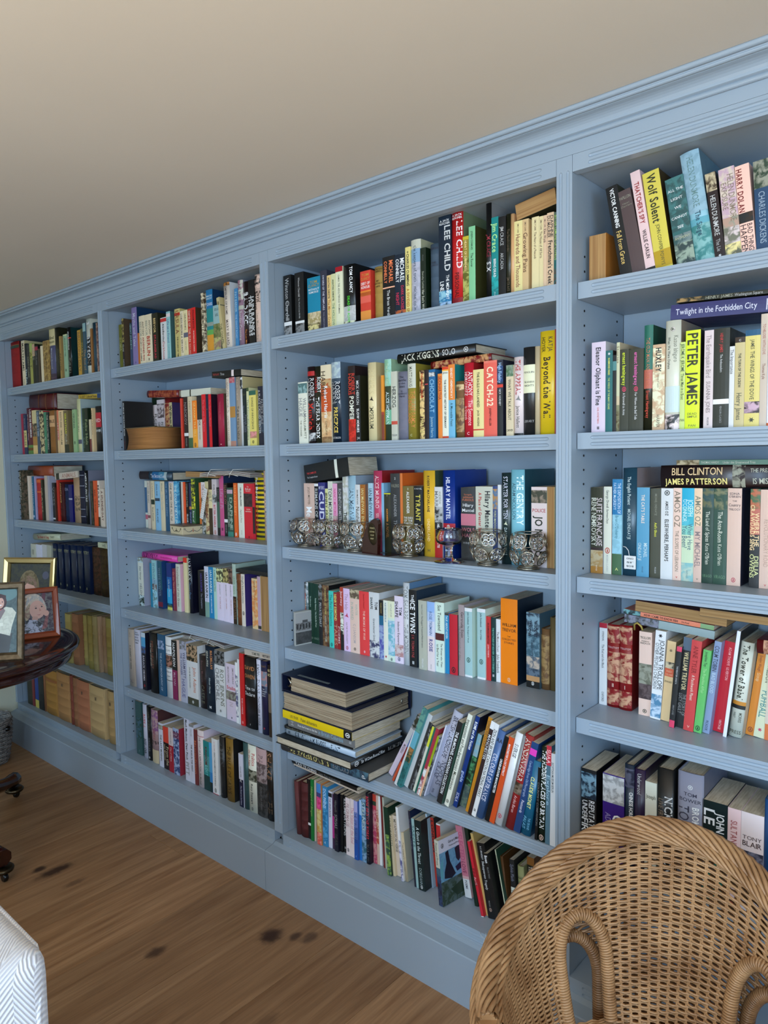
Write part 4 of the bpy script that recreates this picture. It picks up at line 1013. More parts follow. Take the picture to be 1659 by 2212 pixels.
-6565 171 195 47 0|8ac/367|6-50 cdd STILLNESS|p:blue and green patterned paperback
-6390 137 216 46 0|112,112|4-64! d45 BOOK OF DIVINE WORKS;72-96 555 BEAR & CO|h
-6249 134 211 63 -1|c45;c43:0-10;343:10-16;b46/d99:22-100||p:thin red pictorial paperback
-6111 92 210 64 -3|dba;b54/eca:30-70|20-60 a54 SYMPHONIES|p
-6015 94 210 65 -4|eee||p:thin white paperback among crimson ones
-5837 62 215 62 -11|722||p:thin maroon paperback
-5772 67 213 62 -10|bba||p:thin grey paperback
-5510 149 200 41 -13|243,132;132:0-40;354/9b5:40-100||p:paperback with a green meadow
-5357 86 176 48 -15|dca|4-50 332 SAGE OF NOTTS|p:cream booklet
-5267 141 176 56 -16|dcb|6-60 554 METAPHYSICAL VERSE|p
-5017 83 212 44 -19|eee,eee;eee:0-45;dde/669:45-100||p:tall white book with a blue flecked spine
-4930 111 140 49 -16|cb9,bba|20-80 987 The Heart's Journey|o:short cream clothbound book
-4558 64 214 46 -21|223,124|10-50 667 SELECTED VERSE|p:thin navy book
-4489 101 196 46 -17|9bb|10-60 466 SAINTS|p:thin mint paperback
-4384 229 197 43 -15|122,122|10-62 dee A Ghost in the Throat;68-92^ 9aa DOIREANN;93-97h ddd o|p
-4151 45 208 73 -21|9bc;cde:0-10;9ab:50-100|4-30 224 NEW POEMS;36-60 a56 SELECTED|p:thin pale blue paperback
-4102 116 195 85 -19|b32,333|4-50! 422 LONDON|p:thin scarlet paperback
-3982 138 186 82 -8|eee,eee;c33:2-22||p:white book with a red panel
-3196 214 195 97 -32|daa;c78:0-70;ddd:74-100|8-48 b57 SELECTED;50-66 724 LOVE;76-88! 334 POEMS|p:pink and white paperback
-2774 115 209 80 -33|121||p:thin black book in shadow
-2391 82 194 53 -43|c23;eee:99-100|36-60 622 PINTER;48-58 fcc PLAYS|p:scarlet playscript
-2305 80 213 65 -50|ca6||p:thin mustard booklet
-2222 242 195 60 -36|111,111|4-22^ ddd A.C. BRADLEY;24-62 ddd Shakespearean Tragedy;76-84 999 PELICAN;86-90h b98 o|p
-1976 133 177 55 -36|111|3-14! eee Ibsen;20-36 999 PLAYS TWO|p
-1839 89 162 89 -21|531||o:plain brown leather volume
-1745 33 185 77 -38|cca,243|8-54 443 Songs of Innocence|p
-1708 138 158 98 -11|222;ddc:46-100|8-36^ 889 Sylvia Plath;50-80 443 The Bell Jar|p
-1566 185 145 104 -6|996;332:22-23|18-22h 775 HOMER;28-32h 775 ODYSSEY|o:yellowish old book
-1377 204 174 113 -1|852;221:12-60|14-56! dcb The Faber Book|p:brown and black paperback
R 4 1
481 382 103 60 0|b73,998||f:small book shelved with its browned fore-edge outwards
1197 259 198 60 -36|111,332|3-46!^ fff VICTOR CANNING;50-86 ec7 Fall from Grace|p
1460 282 183 60 -36|544|6-11h 998 PAPILLON;14-17h^ 887 Henri;17-20h^ 887 Charriere|p
1746 201 216 60 -37|ecc;222:95-99|11-52! 922 THATCHER'S SPY;58-86!^ 433 WILLIE CARLIN|p
1951 344 206 60 -32|dc5,431;b92:80-97|3-52! 332 Wolf Solent;54-95^ 553 JOHN COWPER POWYS|p
2379 362 181 60 -28|366;355/477:0-60;788/355:64-74;9a9/344:74-100|12-16h eee ALL THE;22-26h eee LIGHT;32-36h eee WE;43-47h eee CANNOT;54-58h eee SEE;66-70h^ bb9 ANTHONY|p
2745 361 224 60 -36|8bc,578;9bc/8ab:0-55;6ab:60-66;488/8bb:66-100|5-50^ 688 HELEN DUNMORE;54-76! 356 The Siege|h
3110 193 172 60 -23|211;cb9/543:0-21|26-72^ ccc HELEN DUNMORE;76-90 aaa The Lie;93-97h ddd *|p:black paperback with a silhouetted soldier
3307 284 173 60 -18|dcb;cab/dcb:0-55;b98/998:55-66;dcc/776:66-84;ed9/665:84-100|8-60a^ 876 HELEN DUNMORE;16-46b 876 EXPOSURE|p
3596 249 171 60 -17|fcb;222/321:53-64|4-52!b^ 722 HARRY DOLAN;66-98a 433 BAD THINGS;66-98b 433 HAPPEN|p
3848 260 171 60 -10|246,246;998/343:0-30|34-90^ 9ab CHARLES DICKENS|p:navy classic with a portrait
R 4 2
594 318 196 50 0|dcd,ccc|6-70! 222 Eleanor Oliphant is Fine;72-90^ c65 GAIL HONEYMAN;93-97h 222 ll|p:white paperback with playful black lettering
916 159 175 50 0|266,211|2-6h^ ddd *;9-30!^ dd6 HAMMOND INNES;33-72 cd7 THE WRECK OF THE MARY DEARE|p
1079 81 164 50 0|111;588:8-20||p:thin black paperback
1164 67 190 50 0|cb9;cca:0-60;542/886:70-100|4-30 765 Stories|p:thin faded cream paperback
1235 197 174 50 0|332|4-44! cd3 ernest hemingway;46-51h d46 o;53-80 ddd A Farewell to Arms|p
1436 311 172 50 0|332|4-44! d6a ernest hemingway;46-51h d46 o;53-86 ddd For Whom the Bell Tolls|p
1751 184 218 50 0|221,143;265:0-42;b65:42-60|12-58 c75 THE OLD MAN AND THE SEA;62-88^ d54 Ernest Hemingway|h
1939 246 176 50 0|ca8;eec/ca8:4-96|4-32!^ 222 HUXLEY;34-50 876 Eyeless in Gaza;82-97 654 HARPER|p
2189 305 221 50 0|ddc,987;cdd:60-84;333/edd:86-100|6-10h^ 332 ff;14-38a^ 776 Kazuo Ishiguro;15-44b 443 When We Were Orphans|h
2498 98 175 50 0|cd8|2-34^ 343 JEROME K JEROME;36-66 343 Three Men in a Boat;84-95h^ 343 PAN|p
2600 285 196 50 0|de2,111|3-76!^ 332 PETER JAMES;83-86h 664 DEAD;86-89h 664 SIMPLE;95-98h 664 PAN|p
2961 173 192 50 0|dcc|5-48 988 The Earthquake Bird;52-84^ 877 SUSANNA JONES;89-97 333 PICADOR|p
3138 292 193 50 0|221,221;eee:71-76|5-24^ b33 HENRY JAMES;26-44 ccc The Ambassadors;78-95 999 PENGUIN CLASSICS|p
3434 90 156 50 0|ddd|4-34 555 The Importance|p:thin white paperback
3528 179 172 50 0|cb8;321:0-6|2-5h ddd C;18-56! 332 THE TURN OF THE SCREW;62-92^ 554 Henry James|p
3710 265 183 50 0|dc7;257:0-6;322/cab:74-86|10-20^ 443 JAMES;22-72 443 THE WINGS OF THE DOVE;90-96h 443 *|p
3979 122 210 50 0|cba|9-36 a65 TO HELOISE WITH LOVE;44-58^ 854 Thomas Kyle|p
4106 148 191 50 0|dde;c63:97-100|20-80 999 SEVEN|p:white paperback at the shelf's cut-off end
R 4 3
385 294 197 95 0|322,778;332:0-70;a85/ba8:73-92;a73:92-100|12-68a dcc SUITE FRANCAISE;12-68b^ ddc IRENE NEMIROVSKY;90-97 edc VINTAGE|p
683 188 199 98 0|ddc,822|4-24^ 333 George Orwell;26-42 333 Burmese Days;70-76h b43 O;78-97^ aaa MODERN CLASSICS|p
875 225 216 100 0|9cd;27a:0-37;8bc/9cd:37-78;464:78-100|4-32b cde FATHER McGREEVY;4-36a cde THE DEPOSITION OF;38-62^ 378 Brian O'Doherty;92-96h dd8 A|p
1103 310 241 102 0|245,988|8-34 cdd The English Patient;38-66^ bcc MICHAEL ONDAATJE|h
1417 282 198 105 0|59b,223|8-40! edc THE CAT'S TABLE;62-78a^ cdd MICHAEL;62-82b^ cdd ONDAATJE;88-95 467 VINTAGE|p
1704 251 196 108 0|443|6-30^ 887 MICHAEL ONDAATJE;38-54! dd4 Anil's Ghost;88-95 ccc PICADOR|p
1959 256 197 102 0|ddd,99a|2-8h 333 @;14-30!^ 333 AMOS OZ;34-80! 333 ELSEWHERE, PERHAPS|p
2219 176 198 102 0|ecb|3-42^ 876 AMOS OZ;46-90 876 THE SLOPES OF LEBANON;94-98h c55 v|p
2399 247 198 102 0|cda;2ac:0-20;3ab/5bc:20-40;8cb:40-50;cdb:50-80;bcb/8bb:80-100|12-30a^ cee JOSEPH;12-36b^ cee O'CONNOR;38-66a 467 Where Have;40-64b 467 You Been?;88-96 688 VINTAGE|p
2649 162 198 102 0|dba;eca:0-40|8-40^ 776 AMOS OZ;46-84 877 MY MICHAEL;94-98h 776 v|p
2816 221 198 102 0|132;664/244:0-20|24-56 ddc The Land of Spices;58-80^ ccb Kate O'Brien;88-96h 686 VIRAGO|p
3040 262 198 102 0|243;775/243:0-22|24-56 ddc The Ante-Room;58-80^ ccb Kate O'Brien;88-96h 686 VIRAGO|p
3306 264 199 102 0|dba,223|4-7h^ 655 EDNA;7-10h^ 655 O'BRIEN;12-14h 655 THE;15-19h 544 Country;20-23h 655 TRILOGY;92-96h b45 O|p:thick pink paperback
3728 180 198 103 0|232;b64/464:0-20;b65:20-46;222:46-100|16-62b! ec9 CRAWDADS SING;24-58a! ec9 WHERE THE;66-90b^ dd9 OWENS;68-88a^ dd9 DELIA|p
3912 227 197 103 0|dba|30-78 b98 REVOLUTIONARY ROAD;94-98h c55 v|p:thick peach paperback
R 4 4
405 189 197 141 0|ddd;a23:0-6|10-22^ 555 STENDHAL;26-55 555 The Red and the Black;84-96^ 555 OXFORD|p
598 311 197 139 0|811;c97/811:2-22;c97/811:33-68;c97/811:78-97|26-29h^ dbb TOLSTOY;70-76h dba II|h:gilt red leather Russian classic, thinner
912 297 200 135 0|811,611;c97/811:2-22;c97/811:33-68;c97/811:78-97|26-29h^ dbb TOLSTOY;70-76h dba I|h:gilt red leather Russian classic, thicker
1403 288 193 130 0|ecb;998/665:38-62;655/433:62-80|5-9h^ 443 TROLLOPE;10-12h 443 PHINEAS;12-15h 443 REDUX;92-97h 443 @|p
1695 230 202 122 11|eee;cde/58a:72-98|3-8h 222 *;10-66a^ 333 JOANNA TROLLOPE;14-66b 666 OTHER PEOPLE'S CHILDREN|p
1929 187 182 124 13|ec9;222/dca:26-34;d64:34-44|36-39h eb9 RED;40-43h eb9 SQUARE;46-55h^ 443 EDWARD;10-13h 222 #|p
2217 107 181 94 15|222;d46:0-6;d46:91-100|24-46 ccc THE KREUTZER SONATA;72-84^ 999 GREAT LOVES|p
2327 180 201 103 15|222;567:0-14|16-58!^ dc9 WILLIAM TREVOR;62-86a 999 THE STORY OF;62-84b 999 LUCY GAULT|p
2511 205 199 95 16|c44|6-36^ 822 ANNE TYLER;38-66 edc A Patchwork Planet;92-97h eba v|p
2720 157 182 97 18|6b6|2-20^ 343 Josephine Tey;22-52 ad9 The Franchise Affair;92-97h 243 o|p
2880 136 202 105 22|89b|5-32^ 334 COLM TOIBIN;34-56! bcd BAD BLOOD;86-97 345 PICADOR|p
3020 253 199 127 22|c23,324|6-26^ fbb ADAM THORPE;28-42 fcc ULVERTON;86-97 fcc VINTAGE|p
3277 70 229 109 24|eef,222||p:thin tall white booklet
3350 251 205 119 22|ddc,bba;c83:62-66;222:66-70|3-60! 332 The Tower of Babel;74-84a^ 443 MORRIS;74-80b^ 443 WEST;92-97h 443 PRESS|h
3605 159 179 151 21|d83|3-22^ 843 Evelyn Waugh;24-34 ec9 Scoop;90-96h 843 o|p
3768 207 181 147 21|ddb|3-34^ 443 FAY WELDON;44-76 488 PUFFBALL;88-93h c46 *|p
3979 117 169 145 5|dcb;d74:80-100||p:cream paperback with an orange foot
R 4 5
396 364 202 50 0|111,111;123/79a:4-34;b99:84-100|36-82a eee REPUTATIONS;37-58b eee UNDER;58-80b eee FIRE|p
916 497 205 50 0|317;999/ccc:1-32|44-98a! eee CAESAR;44-90b^ 98b ADRIAN GOLD|p:thick violet paperback with a stone face
1418 212 239 50 0|123;556/223:4-22|26-90a! eee CHINESE HORDES AND HUMAN WAVES|h
1633 245 234 50 0|213|4-24^ bbb Underwood;48-95! bac Tales of the Moon|h
1882 244 213 50 0|ddc|12-18h^ 665 Joseph;38-95 665 SHAKESPEARE'S WORDS|p
2130 351 251 50 0|111,222|24-92a!^ ddd NICK ROBINSON;27-92b 876 LIVE FROM DOWNING STREET|h
2566 520 256 50 0|889,667|10-14h ddd ff;16-20h^ 445 TOM;21-25h^ 445 BOWER;28-70a! eee BROKEN VOWS;28-80b^ 445 TONY BLAIR|h
3089 471 209 50 0|122,122;122:0-25;165:40-100|10-30a!^ eee JOHN;8-85b!^ eee LE CARRE|p:thick green and black paperback
3564 247 207 50 0|ecc;b33:90-100|12-60 a55 SULTANS OF SPIN|p
3815 413 207 50 0|edd;778/334:38-80|22-27h^ 655 TONY;27-34h^ 433 BLAIR|p:thick white biography with a bowed head
4232 181 245 50 0|147||h:royal blue hardback at the shelf's cut-off end
'''
LYING = r'''
3 1 -127 50 1927 103 38 130 86 f|332,332|||p:tan-edged thick paperback lying aslant on upright journals
3 2 -505 60 1637 253 24 150 3 s|111||5-56! ddc JACK HIGGINS;60-76 ddd SOLO;86-92h ccc #|h:black hardback lying flat, lettered SOLO
3 2 -399 70 1613 187 18 120 11 s|711|c96/711:4-96||h:gilt red leather volume lying under the black hardback
3 3 -913 90 1307 194 56 130 72 s|111|eed:70-76|6-28 d44 THE COMPLETE;6-30b ccc The Complete Essays|p:very thick black paperback lying aslant, crossed by a white band
4 2 225 60 1653 262 30 140 -28 s|336||4-62 dde Twilight in the Forbidden City;68-98^ ccd Reginald|p:navy book lying flat, lettered Twilight in the Forbidden City
4 2 237 60 1686 178 8 110 -27 s|221|a85/221:0-30|32-60^ 998 HENRY JAMES;62-90 aaa Washington Square|p:slim dark paperback lying on the navy flat book
4 3 195 100 1308 240 47 150 8 s|211|998/211:60-70|10-52a^ ec9 BILL CLINTON;4-56b!^ ed8 JAMES PATTERSON;74-98a bba THE PRESIDENT;76-98b bba IS MISSING|h:thick black hardback lying flat over cream and green paperbacks
4 3 228 100 1356 178 10 110 -1 s|576|ba8/653:0-26|28-48^ bba THOMAS HARDY;52-86 bba Under the Greenwood Tree|p:slim grey-green paperback lying on the thick black hardback
4 4 103 135 996 197 18 130 -35 s|9aa|444/889:0-40|10-40 888 Out Stealing Horses;4-14b^ aaa PETTERSON|p:grey paperback lying lowest of the pile
4 4 101 135 1016 198 10 130 -35 s|e86|7aa/233:0-20;8a7:86-100|24-62! 322 HOW I CAME TO KNOW FISH;66-74^ 433 Ota Pavel|p:slim salmon paperback lying second in the pile
4 4 128 135 1024 196 25 130 -28 f|511|||p:book lying with thick tan page edges, third in the pile
4 4 280 100 1039 200 17 130 -12 f|654|||p:book lying with tan page edges, topmost by the shelf above
4 4 391 100 977 120 28 110 8 s|611|c97/611:10-90||h:small gilt red leather volume lying on orange paperback
2 2 -1866 120 1641 222 27 150 -35 s|711|a53/711:6-94||h:gilt red leather volume lying across upright paperbacks
2 2 -1550 70 1618 182 24 120 -10 s|ddc|332:30-34||p:cream paperback lying on its side over upright books
2 2 -1330 50 1667 160 21 130 -16 s|111|edd:68-76|4-26 b44 THE PLAYS;30-44 bbb Three|p:black paperback lying with a white band near its end
2 3 -1931 110 1313 239 32 150 -10 s|134|211:0-30;269:40-60;48a:60-76;abb:76-84|36-82 dde The Second Sleep|h:blue and black hardback lying flat, lettered Second Sleep
2 3 -1599 110 1324 200 21 130 -15 f|322|||p:book lying with ochre page edges
2 4 -1959 125 985 258 25 150 0 S|e4a||14-46 a25 EVEN DOGS IN THE WILD;52-96!^ 413 IAN RANKIN|h:hot pink hardback lying upside down
2 4 -1320 120 983 178 13 130 2 s|222|||p:black book lying over upright brown volume
2 5 -1208 60 715 138 20 120 11 s|cba||30-60 554 SOME PIES;70-98! 322 HISTORY|p:cream paperback lying on upright biographies
1 2 -2886 90 1645 291 74 170 -19 s|511|742:34-37;742:60-63;742:88-91||h:maroon photograph album lying on upright paperbacks
1 2 -2336 70 1664 196 17 120 -24 s|ca3|247:84-100|4-32!^ 543 T.S. ELIOT;36-82! 543 Collected Poems|p:mustard paperback lying on its side
1 3 -2962 100 1324 277 50 150 -5 s|942|||h:rust cloth book lying on upright books
1 3 -2663 100 1306 228 29 120 32 s|dcb|332:4-18|30-90 b87 ANIMALS|p:cream paperback lying aslant on the blue volumes
1 4 -2939 100 1002 296 31 150 27 s|cca||16-60! b43 The Power of Kings;64-80 443 STARKEY|h:pale hardback lying with red lettering
1 4 -2280 100 1009 190 23 110 -7 s|cca||20-80 776 HISTORY|p:cream paperback lying by the upright
'''
load_books(); load_lying()
# ------------------------------------------------------------------ the pile of big books on the fifth shelf, third bay (front-left-bottom corners)
z = Z[5]+.0005
PILE = [  # x, y, L, T, D, facing, colours, bands, texts, label, kind, rz
 (-.957, .000, .372, .027, .262, 's', '444', '234/467:60-100;333:0-60', '8-58! ed8 THE IMPRESSIONISTS;62-80^ 999 BERNARD;92-97h eee p', 'dark art book lettered The Impressionists, lowest of the pile by the upright', 'h', 0),
 (-.965, -.014, .330, .024, .262, 'r', '111', '', '3-14h eee o;16-56! eee Sir William Russell Flint;62-90^ 999 RALPH LEWIS', 'wide glossy black book with white page edges, second from the bottom of the pile', 'h', .0),
 (-.945, .012, .300, .019, .215, 's', 'bcd', '', '14-80! 234 SIR WILLIAM RUSSELL FLINT;3-7h 345 =', 'pale blue art book with dark capitals under the thin black one', 'h', 0),
 (-.950, .010, .292, .009, .205, 's', '111', '', '4-40 776 Handbook of Seeing', 'thin black book between the grey and the pale blue ones in the pile', 'p', .03),
 (-.935, .012, .290, .026, .206, 's', '777', '', '4-10h bbb H;16-46! eee From the Forest to the Sea;48-84 9bc in British Columbia;92-96h bbb =', 'grey book lettered From the Forest to the Sea, under the yellow one', 'p', 0),
 (-.950, .004, .306, .025, .262, 's', 'ec1', '111:89-100', '12-24^ 653 LES TROIS;28-52 653 Paint alchemists;91-98h eee o', 'yellow book with a black end, under the two photograph albums', 'p', -.015)]
ZP = []
for x, y, L, T, D, fc, c, bd, tx, lb, kd, rz in PILE:
    lying(3, 5, x, y, z, L, T, D, 0, fc, c, bd, tx, lb, kd, rz, label=lb); z += T+.0006
NAVYC = mat('navy_album_leatherette', (.07, .10, .20), .45, bump=((300, 300, 300), .2, .0006))
ALBP = mat('album_card_pages', (.74, .66, .55), .85, noise=((.60, .52, .42), (6, 6, 420), 2, .4, .6))
POCK = mat('album_clear_pocket', (.82, .80, .78), .35)
def album(x, y, z, L, D, T, rz, spine, label):
    "photograph album: two boards, a spine strip, thick fanned pages and a metal ring clasp near the spine"
    r = tag(empty('photo_album', (x, y, z), rz), label, 'photo album', 'navy photograph albums')
    m = MB(); m.box(0, L, 0, D, 0, .003, .001); m.box(0, L, 0, D, T-.003, T, .001)
    if spine == 'l': m.box(-.003, .0005, 0, D, 0, T, .001)
    else: m.box(L*.2, L, D-.0005, D+.003, 0, T, .001)
    m.obj('cover', NAVYC, r)
    m = MB(); n = 13; g = (T-.0075)/n
    for i in range(n):
        j = random.uniform(0, .004); x0 = .035 if spine == 'l' else .004
        m.box(x0+j*.3, L-.005-j, .004+j*.8, D-.006, .0037+i*g, .0037+(i+.86)*g)
    o = m.obj('page', ALBP, r); o['kind'] = 'stuff'
    m = MB()
    if spine == 'l':
        m.tube([(.014, .012, T*.25), (.03, .005, T*.3), (.036, .006, T*.5), (.03, .005, T*.72), (.014, .012, T*.75)], .003, 8)
    else: m.tube([(L-.012, D*.9, T*.25), (L-.006, D*.85, T*.5), (L-.012, D*.9, T*.75)], .003, 8)
    m.obj('ring_clasp', SILVER, r)
    if spine == 'l':
        m = MB()
        for i in range(3):
            q = MB(); m.box(.05, .19, .02+i*.004, .0206+i*.004, T+.0001, T+.0004)
        m.obj('gilt_line', mat('faded_gilt_line', (.6, .62, .6), .4), r)
    return r
album(-.952, .004, z+.0005, .312, .262, .061, -.02, 'b', 'lower navy album with ribbed cream pages, on the yellow book'); z += .0615
album(-.950, .006, z+.0008, .285, .225, min(.052, Z[4]-TH-z-.002), -.02, 'l', 'upper navy album with a metal clasp, topmost of the pile')
# thin books lying under the fifth shelf, on the bottom row
z = Z[6]+.2195
for x, y, L, T, D, c, tx, lb, rz, bd in [
 (-.944, .028, .30, .006, .17, 'cba', '', 'thin cream paperback, lowest of four lying over the bottom row', -.05, ''),
 (-.950, .026, .30, .010, .19, '111', '6-40! ddd TAO TE CHING;44-76 888 Lao Tzu translated', 'black paperback lettered Tao Te Ching lying over the bottom row', -.05, ''),
 (-.930, .030, .285, .008, .18, '222', '30-80 888 Gods in Everyman', 'thin dark paperback lying on the Tao Te Ching one', -.04, ''),
 (-.870, .036, .235, .013, .19, '233', '6-40^ 788 ROHR;70-94! ddd WARS', 'black and teal book lying topmost under the fifth shelf', -.04, '366/233:0-60')]:
    lying(3, 6, x, y+.012, z, L, T, D, 0, 's', c, bd, tx, lb, 'p', rz, label=lb); z += T+.0006
# big brown volume lying fore-edge out at the left end of the second bay's second shelf
def block():
    r = tag(empty('old_volume', (-1.900, .040, Z[2]+.0005), .03), 'very thick old book lying flat, browned page edges outwards, second shelf of the second bay', 'book', 'books lying flat on the shelves')
    L, D, T = .2, .136, .088
    MB().box(0, L, 0, D, 0, .003, .001).box(0, L, 0, D, T-.003, T, .001).box(0, L, D-.003, D, .002, T-.002).obj('cover', CLOTH if False else mat('limp_dark_cover', (.45, .38, .26), .6), r)
    m = MB(); n = 10
    for i in range(n+1):
        zz = .003+(T-.006)*i/n; s = math.sin(PI*i/n)*.006
        m.v += [(.004+s*.7, .002+s, zz), (L-.003-s*.3, .002+s, zz), (L-.003, D-.004, zz), (.004+s*.7, D-.004, zz)]
    for i in range(n):
        for j in range(4): m.face([i*4+j, i*4+(j+1) % 4, i*4+4+(j+1) % 4, i*4+4+j], True)
    m.face([0, 1, 2, 3]); m.face([n*4+i for i in range(4)])
    m.obj('page_block', mat('browned_dictionary_pages', (.70, .48, .26), .8, noise=((.58, .38, .19), (4, 4, 420), 2, .35, .65)), r)
block()
# poetry paperback turned half face-on in the bottom row
def facing_book():
    r = tag(empty('paperback_book', (-.353, .022, Z[6]+.0005)), 'poetry paperback turned cover-on with a painted abstract, bottom shelf of the third bay', 'book', 'books on the bottom shelf of the third bay')
    W, H, D = .0155, .176, .112
    build_book('p', W, H, D, 'ccb,779', '467/345:42-55;346/223:55-100', '4-38 665 Poems and Prose', r)
    r.rotation_euler = (0, -.10, -.16)
    cov = r.children[0]
    p = MB()
    def quad(y0, y1, z0, z1, c, c2=None, e=.0003):
        p.cur = lin(c); p.cur2 = lin(c2) if c2 else None; n = len(p.v)
        p.v += [(W+e, y0, z0), (W+e, y1, z0), (W+e, y1, z1), (W+e, y0, z1)]; p.face([n, n+1, n+2, n+3])
    def pol(pts, c, e=.0006):
        p.cur = lin(c); p.cur2 = None; n = len(p.v)
        for a, b in pts: p.v.append((W+e, a*D, b*H))
        p.face([n+i for i in range(len(pts))])
    quad(0, D, 0, H*.36, '343', '566'); quad(0, D, H*.36, H*.80, '7ac', '69b'); quad(0, D, H*.80, H, 'dde')
    pol([(.2, .78), (.3, .8), (.34, .62), (.5, .4), (.36, .36), (.12, .4), (.14, .5), (.22, .62)], '223')
    pol([(.52, .78), (.62, .8), (.85, .78), (.8, .66), (.62, .56), (.55, .62)], '223')
    pol([(.5, .5), (.75, .55), (.72, .44), (.55, .42)], '224'); pol([(.7, .62), (.95, .66), (.9, .52), (.78, .54)], 'aa8')
    pol([(.02, .62), (.12, .74), (.08, .4), (.0, .44)], '6ab'); pol([(.3, .2), (.9, .3), (.95, .1), (.5, .06)], '232')
    surf = lambda u, v: (W+.0009, u, v)
    put_text(p, 'Gerard Manley', D*.32, H*.90, .0085, .0105, 'right', False, surf, lin('333'))
    put_text(p, 'Poems and Prose', D*.34, H*.845, .0058, .0065, 'right', False, surf, lin('333'))
    emblem(p, 'o', D*.12, H*.9, .005, surf, lin('333'), None)
    o = link('front_cover_print', p.mesh('print', INK, False)); o.parent = cov
facing_book()
# ------------------------------------------------------------------ glass-flower candle holders
def torus(m, c, nrm, R, r, N=20, n=5, twist=0):
    nrm = Vector(nrm).normalized(); a = nrm.orthogonal().normalized(); b = nrm.cross(a); c = Vector(c)
    m.tube([c+(a*math.cos(2*PI*i/N)+b*math.sin(2*PI*i/N))*R for i in range(N)], r, n, closed=True)
cm = MB(); R_ = .0074
for i, (rr, zz) in enumerate(((0, -.0045), (.0045, -.0036), (.0072, -.0012), (.0074, .0006), (.0048, .0034), (0.0, .0042))):
    for k in range(8): cm.v.append((rr*math.cos(k*PI/4), rr*math.sin(k*PI/4), zz))
for i in range(5):
    for k in range(8): cm.face([i*8+k, i*8+(k+1) % 8, i*8+8+(k+1) % 8, i*8+8+k])
bm_ = bmesh.new(); _me = cm.mesh('crystal', None, False); bm_.from_mesh(_me); bmesh.ops.remove_doubles(bm_, verts=bm_.verts, dist=1e-6); bmesh.ops.recalc_face_normals(bm_, faces=bm_.faces); bm_.to_mesh(_me); bm_.free()
_me.materials.append(CRYSTAL); CRY = _me
def candle_holder(x, y, rz, label, sc=1):
    r = tag(empty('candle_holder', (x, y, Z[3]+.0005), rz), label, 'candle holder', 'crystal candle holders on the third shelf')
    r.scale = (sc, sc, sc)
    w = MB(); cr = []
    for row, (zc, rad, n, off, tz) in enumerate(((.067, .040, 6, 0, .16), (.0285, .0375, 6, .5, -.42))):
        for k in range(n):
            g = 2*PI*(k+off)/n; d = Vector((math.cos(g), math.sin(g), tz)).normalized()
            c = Vector((math.cos(g)*rad, math.sin(g)*rad, zc))
            torus(w, c, d, .0192, .0011, 22); torus(w, c+d*.0015, d, .0188, .0007, 22, 4)
            a = d.orthogonal().normalized(); b = d.cross(a)
            t0 = Vector((0, 0, 1))-d*d.z; t0.normalize(); s0 = d.cross(t0)
            for q in range(4):
                h = PI/4+q*PI/2+random.uniform(-.12, .12); p = c+(t0*math.cos(h)+s0*math.sin(h))*.0101
                torus(w, p, d, .0079, .0006, 12, 4); cr.append((p, d))
    torus(w, (0, 0, .0022), (0, 0, 1), .025, .0022, 28, 6); torus(w, (0, 0, .0065), (0, 0, 1), .0225, .0011, 28, 5); torus(w, (0, 0, .087), (0, 0, 1), .033, .0011, 28, 5)
    w.obj('wire_frame', SILVER, r)
    for p, d in cr:
        o = link('crystal', CRY, r); o.location = p; o.rotation_mode = 'QUATERNION'; o.rotation_quaternion = d.to_track_quat('Z', 'Y')
candle_holder(-.905, .078, .2, 'crystal candle holder at the end of its shelf, against the upright')
candle_holder(-.796, .072, .6, 'crystal candle holder, second from the upright, touching the end one')
candle_holder(-.686, .076, .35, 'crystal candle holder just before the dark red bookend')
candle_holder(-.487, .078, .52, 'crystal candle holder between the dark red bookend and the yellow book')
candle_holder(-.222, .066, .1, 'crystal candle holder beside the stemmed glass, by the rose-printed spine')
candle_holder(-.106, .064, .5, 'crystal candle holder under the white book lettered POLICE')
# stemmed glass
g = tag(empty('stemmed_glass', (-.330, .050, Z[3]+.0004)), 'clear stemmed sundae glass before the tall royal blue book', 'glass')
g.scale = (.93, .93, .93)
MB().lathe([(0, .0), (.041, .0), (.0425, .0012), (.040, .0026), (.024, .0055), (.0125, .010), (.0105, .016), (.0098, .034), (.011, .043), (.016, .048), (.031, .053), (.0365, .060), (.0375, .070), (.0378, .092), (.0364, .0928), (.0355, .090), (.0352, .070), (.034, .062), (.028, .0565), (.010, .0525), (0, .052)], 40).obj('bowl_and_foot', GLASS, g)
# dark red bookend with an oval medallion
b = tag(empty('bookend', (-.640, .052, Z[3]+.0004), -.12), 'dark red lacquered bookend with an oval medallion among the candle holders', 'bookend')
pts = [(0, 0)]+[(.0+.066*(1-math.cos(t*PI/2)), .003+.100*math.sin(t*PI/2)) for t in [i/9 for i in range(1, 8)]]+[(.058, .1035), (.068, .099), (.072, .088), (.066, .0)]
MB().prism(pts, 0, .012, 'y').obj('upright_plate', MAROON, b)
MB().box(.064, .112, -.004, .055, 0, .0022, .0006).obj('base_plate', MAROON, b)
m = MB(); n = 24
for rr, yy in ((1, -.0006), (.86, -.0014)):
    for i in range(n): m.v.append((.047+.019*rr*math.cos(2*PI*i/n)-.004*rr*math.sin(2*PI*i/n), yy, .058+.031*rr*math.sin(2*PI*i/n)))
for i in range(n): m.face([i, (i+1) % n, n+(i+1) % n, n+i])
m.face([n+i for i in range(n)])
m.obj('medallion', BRASS, b)
p = MB(); 
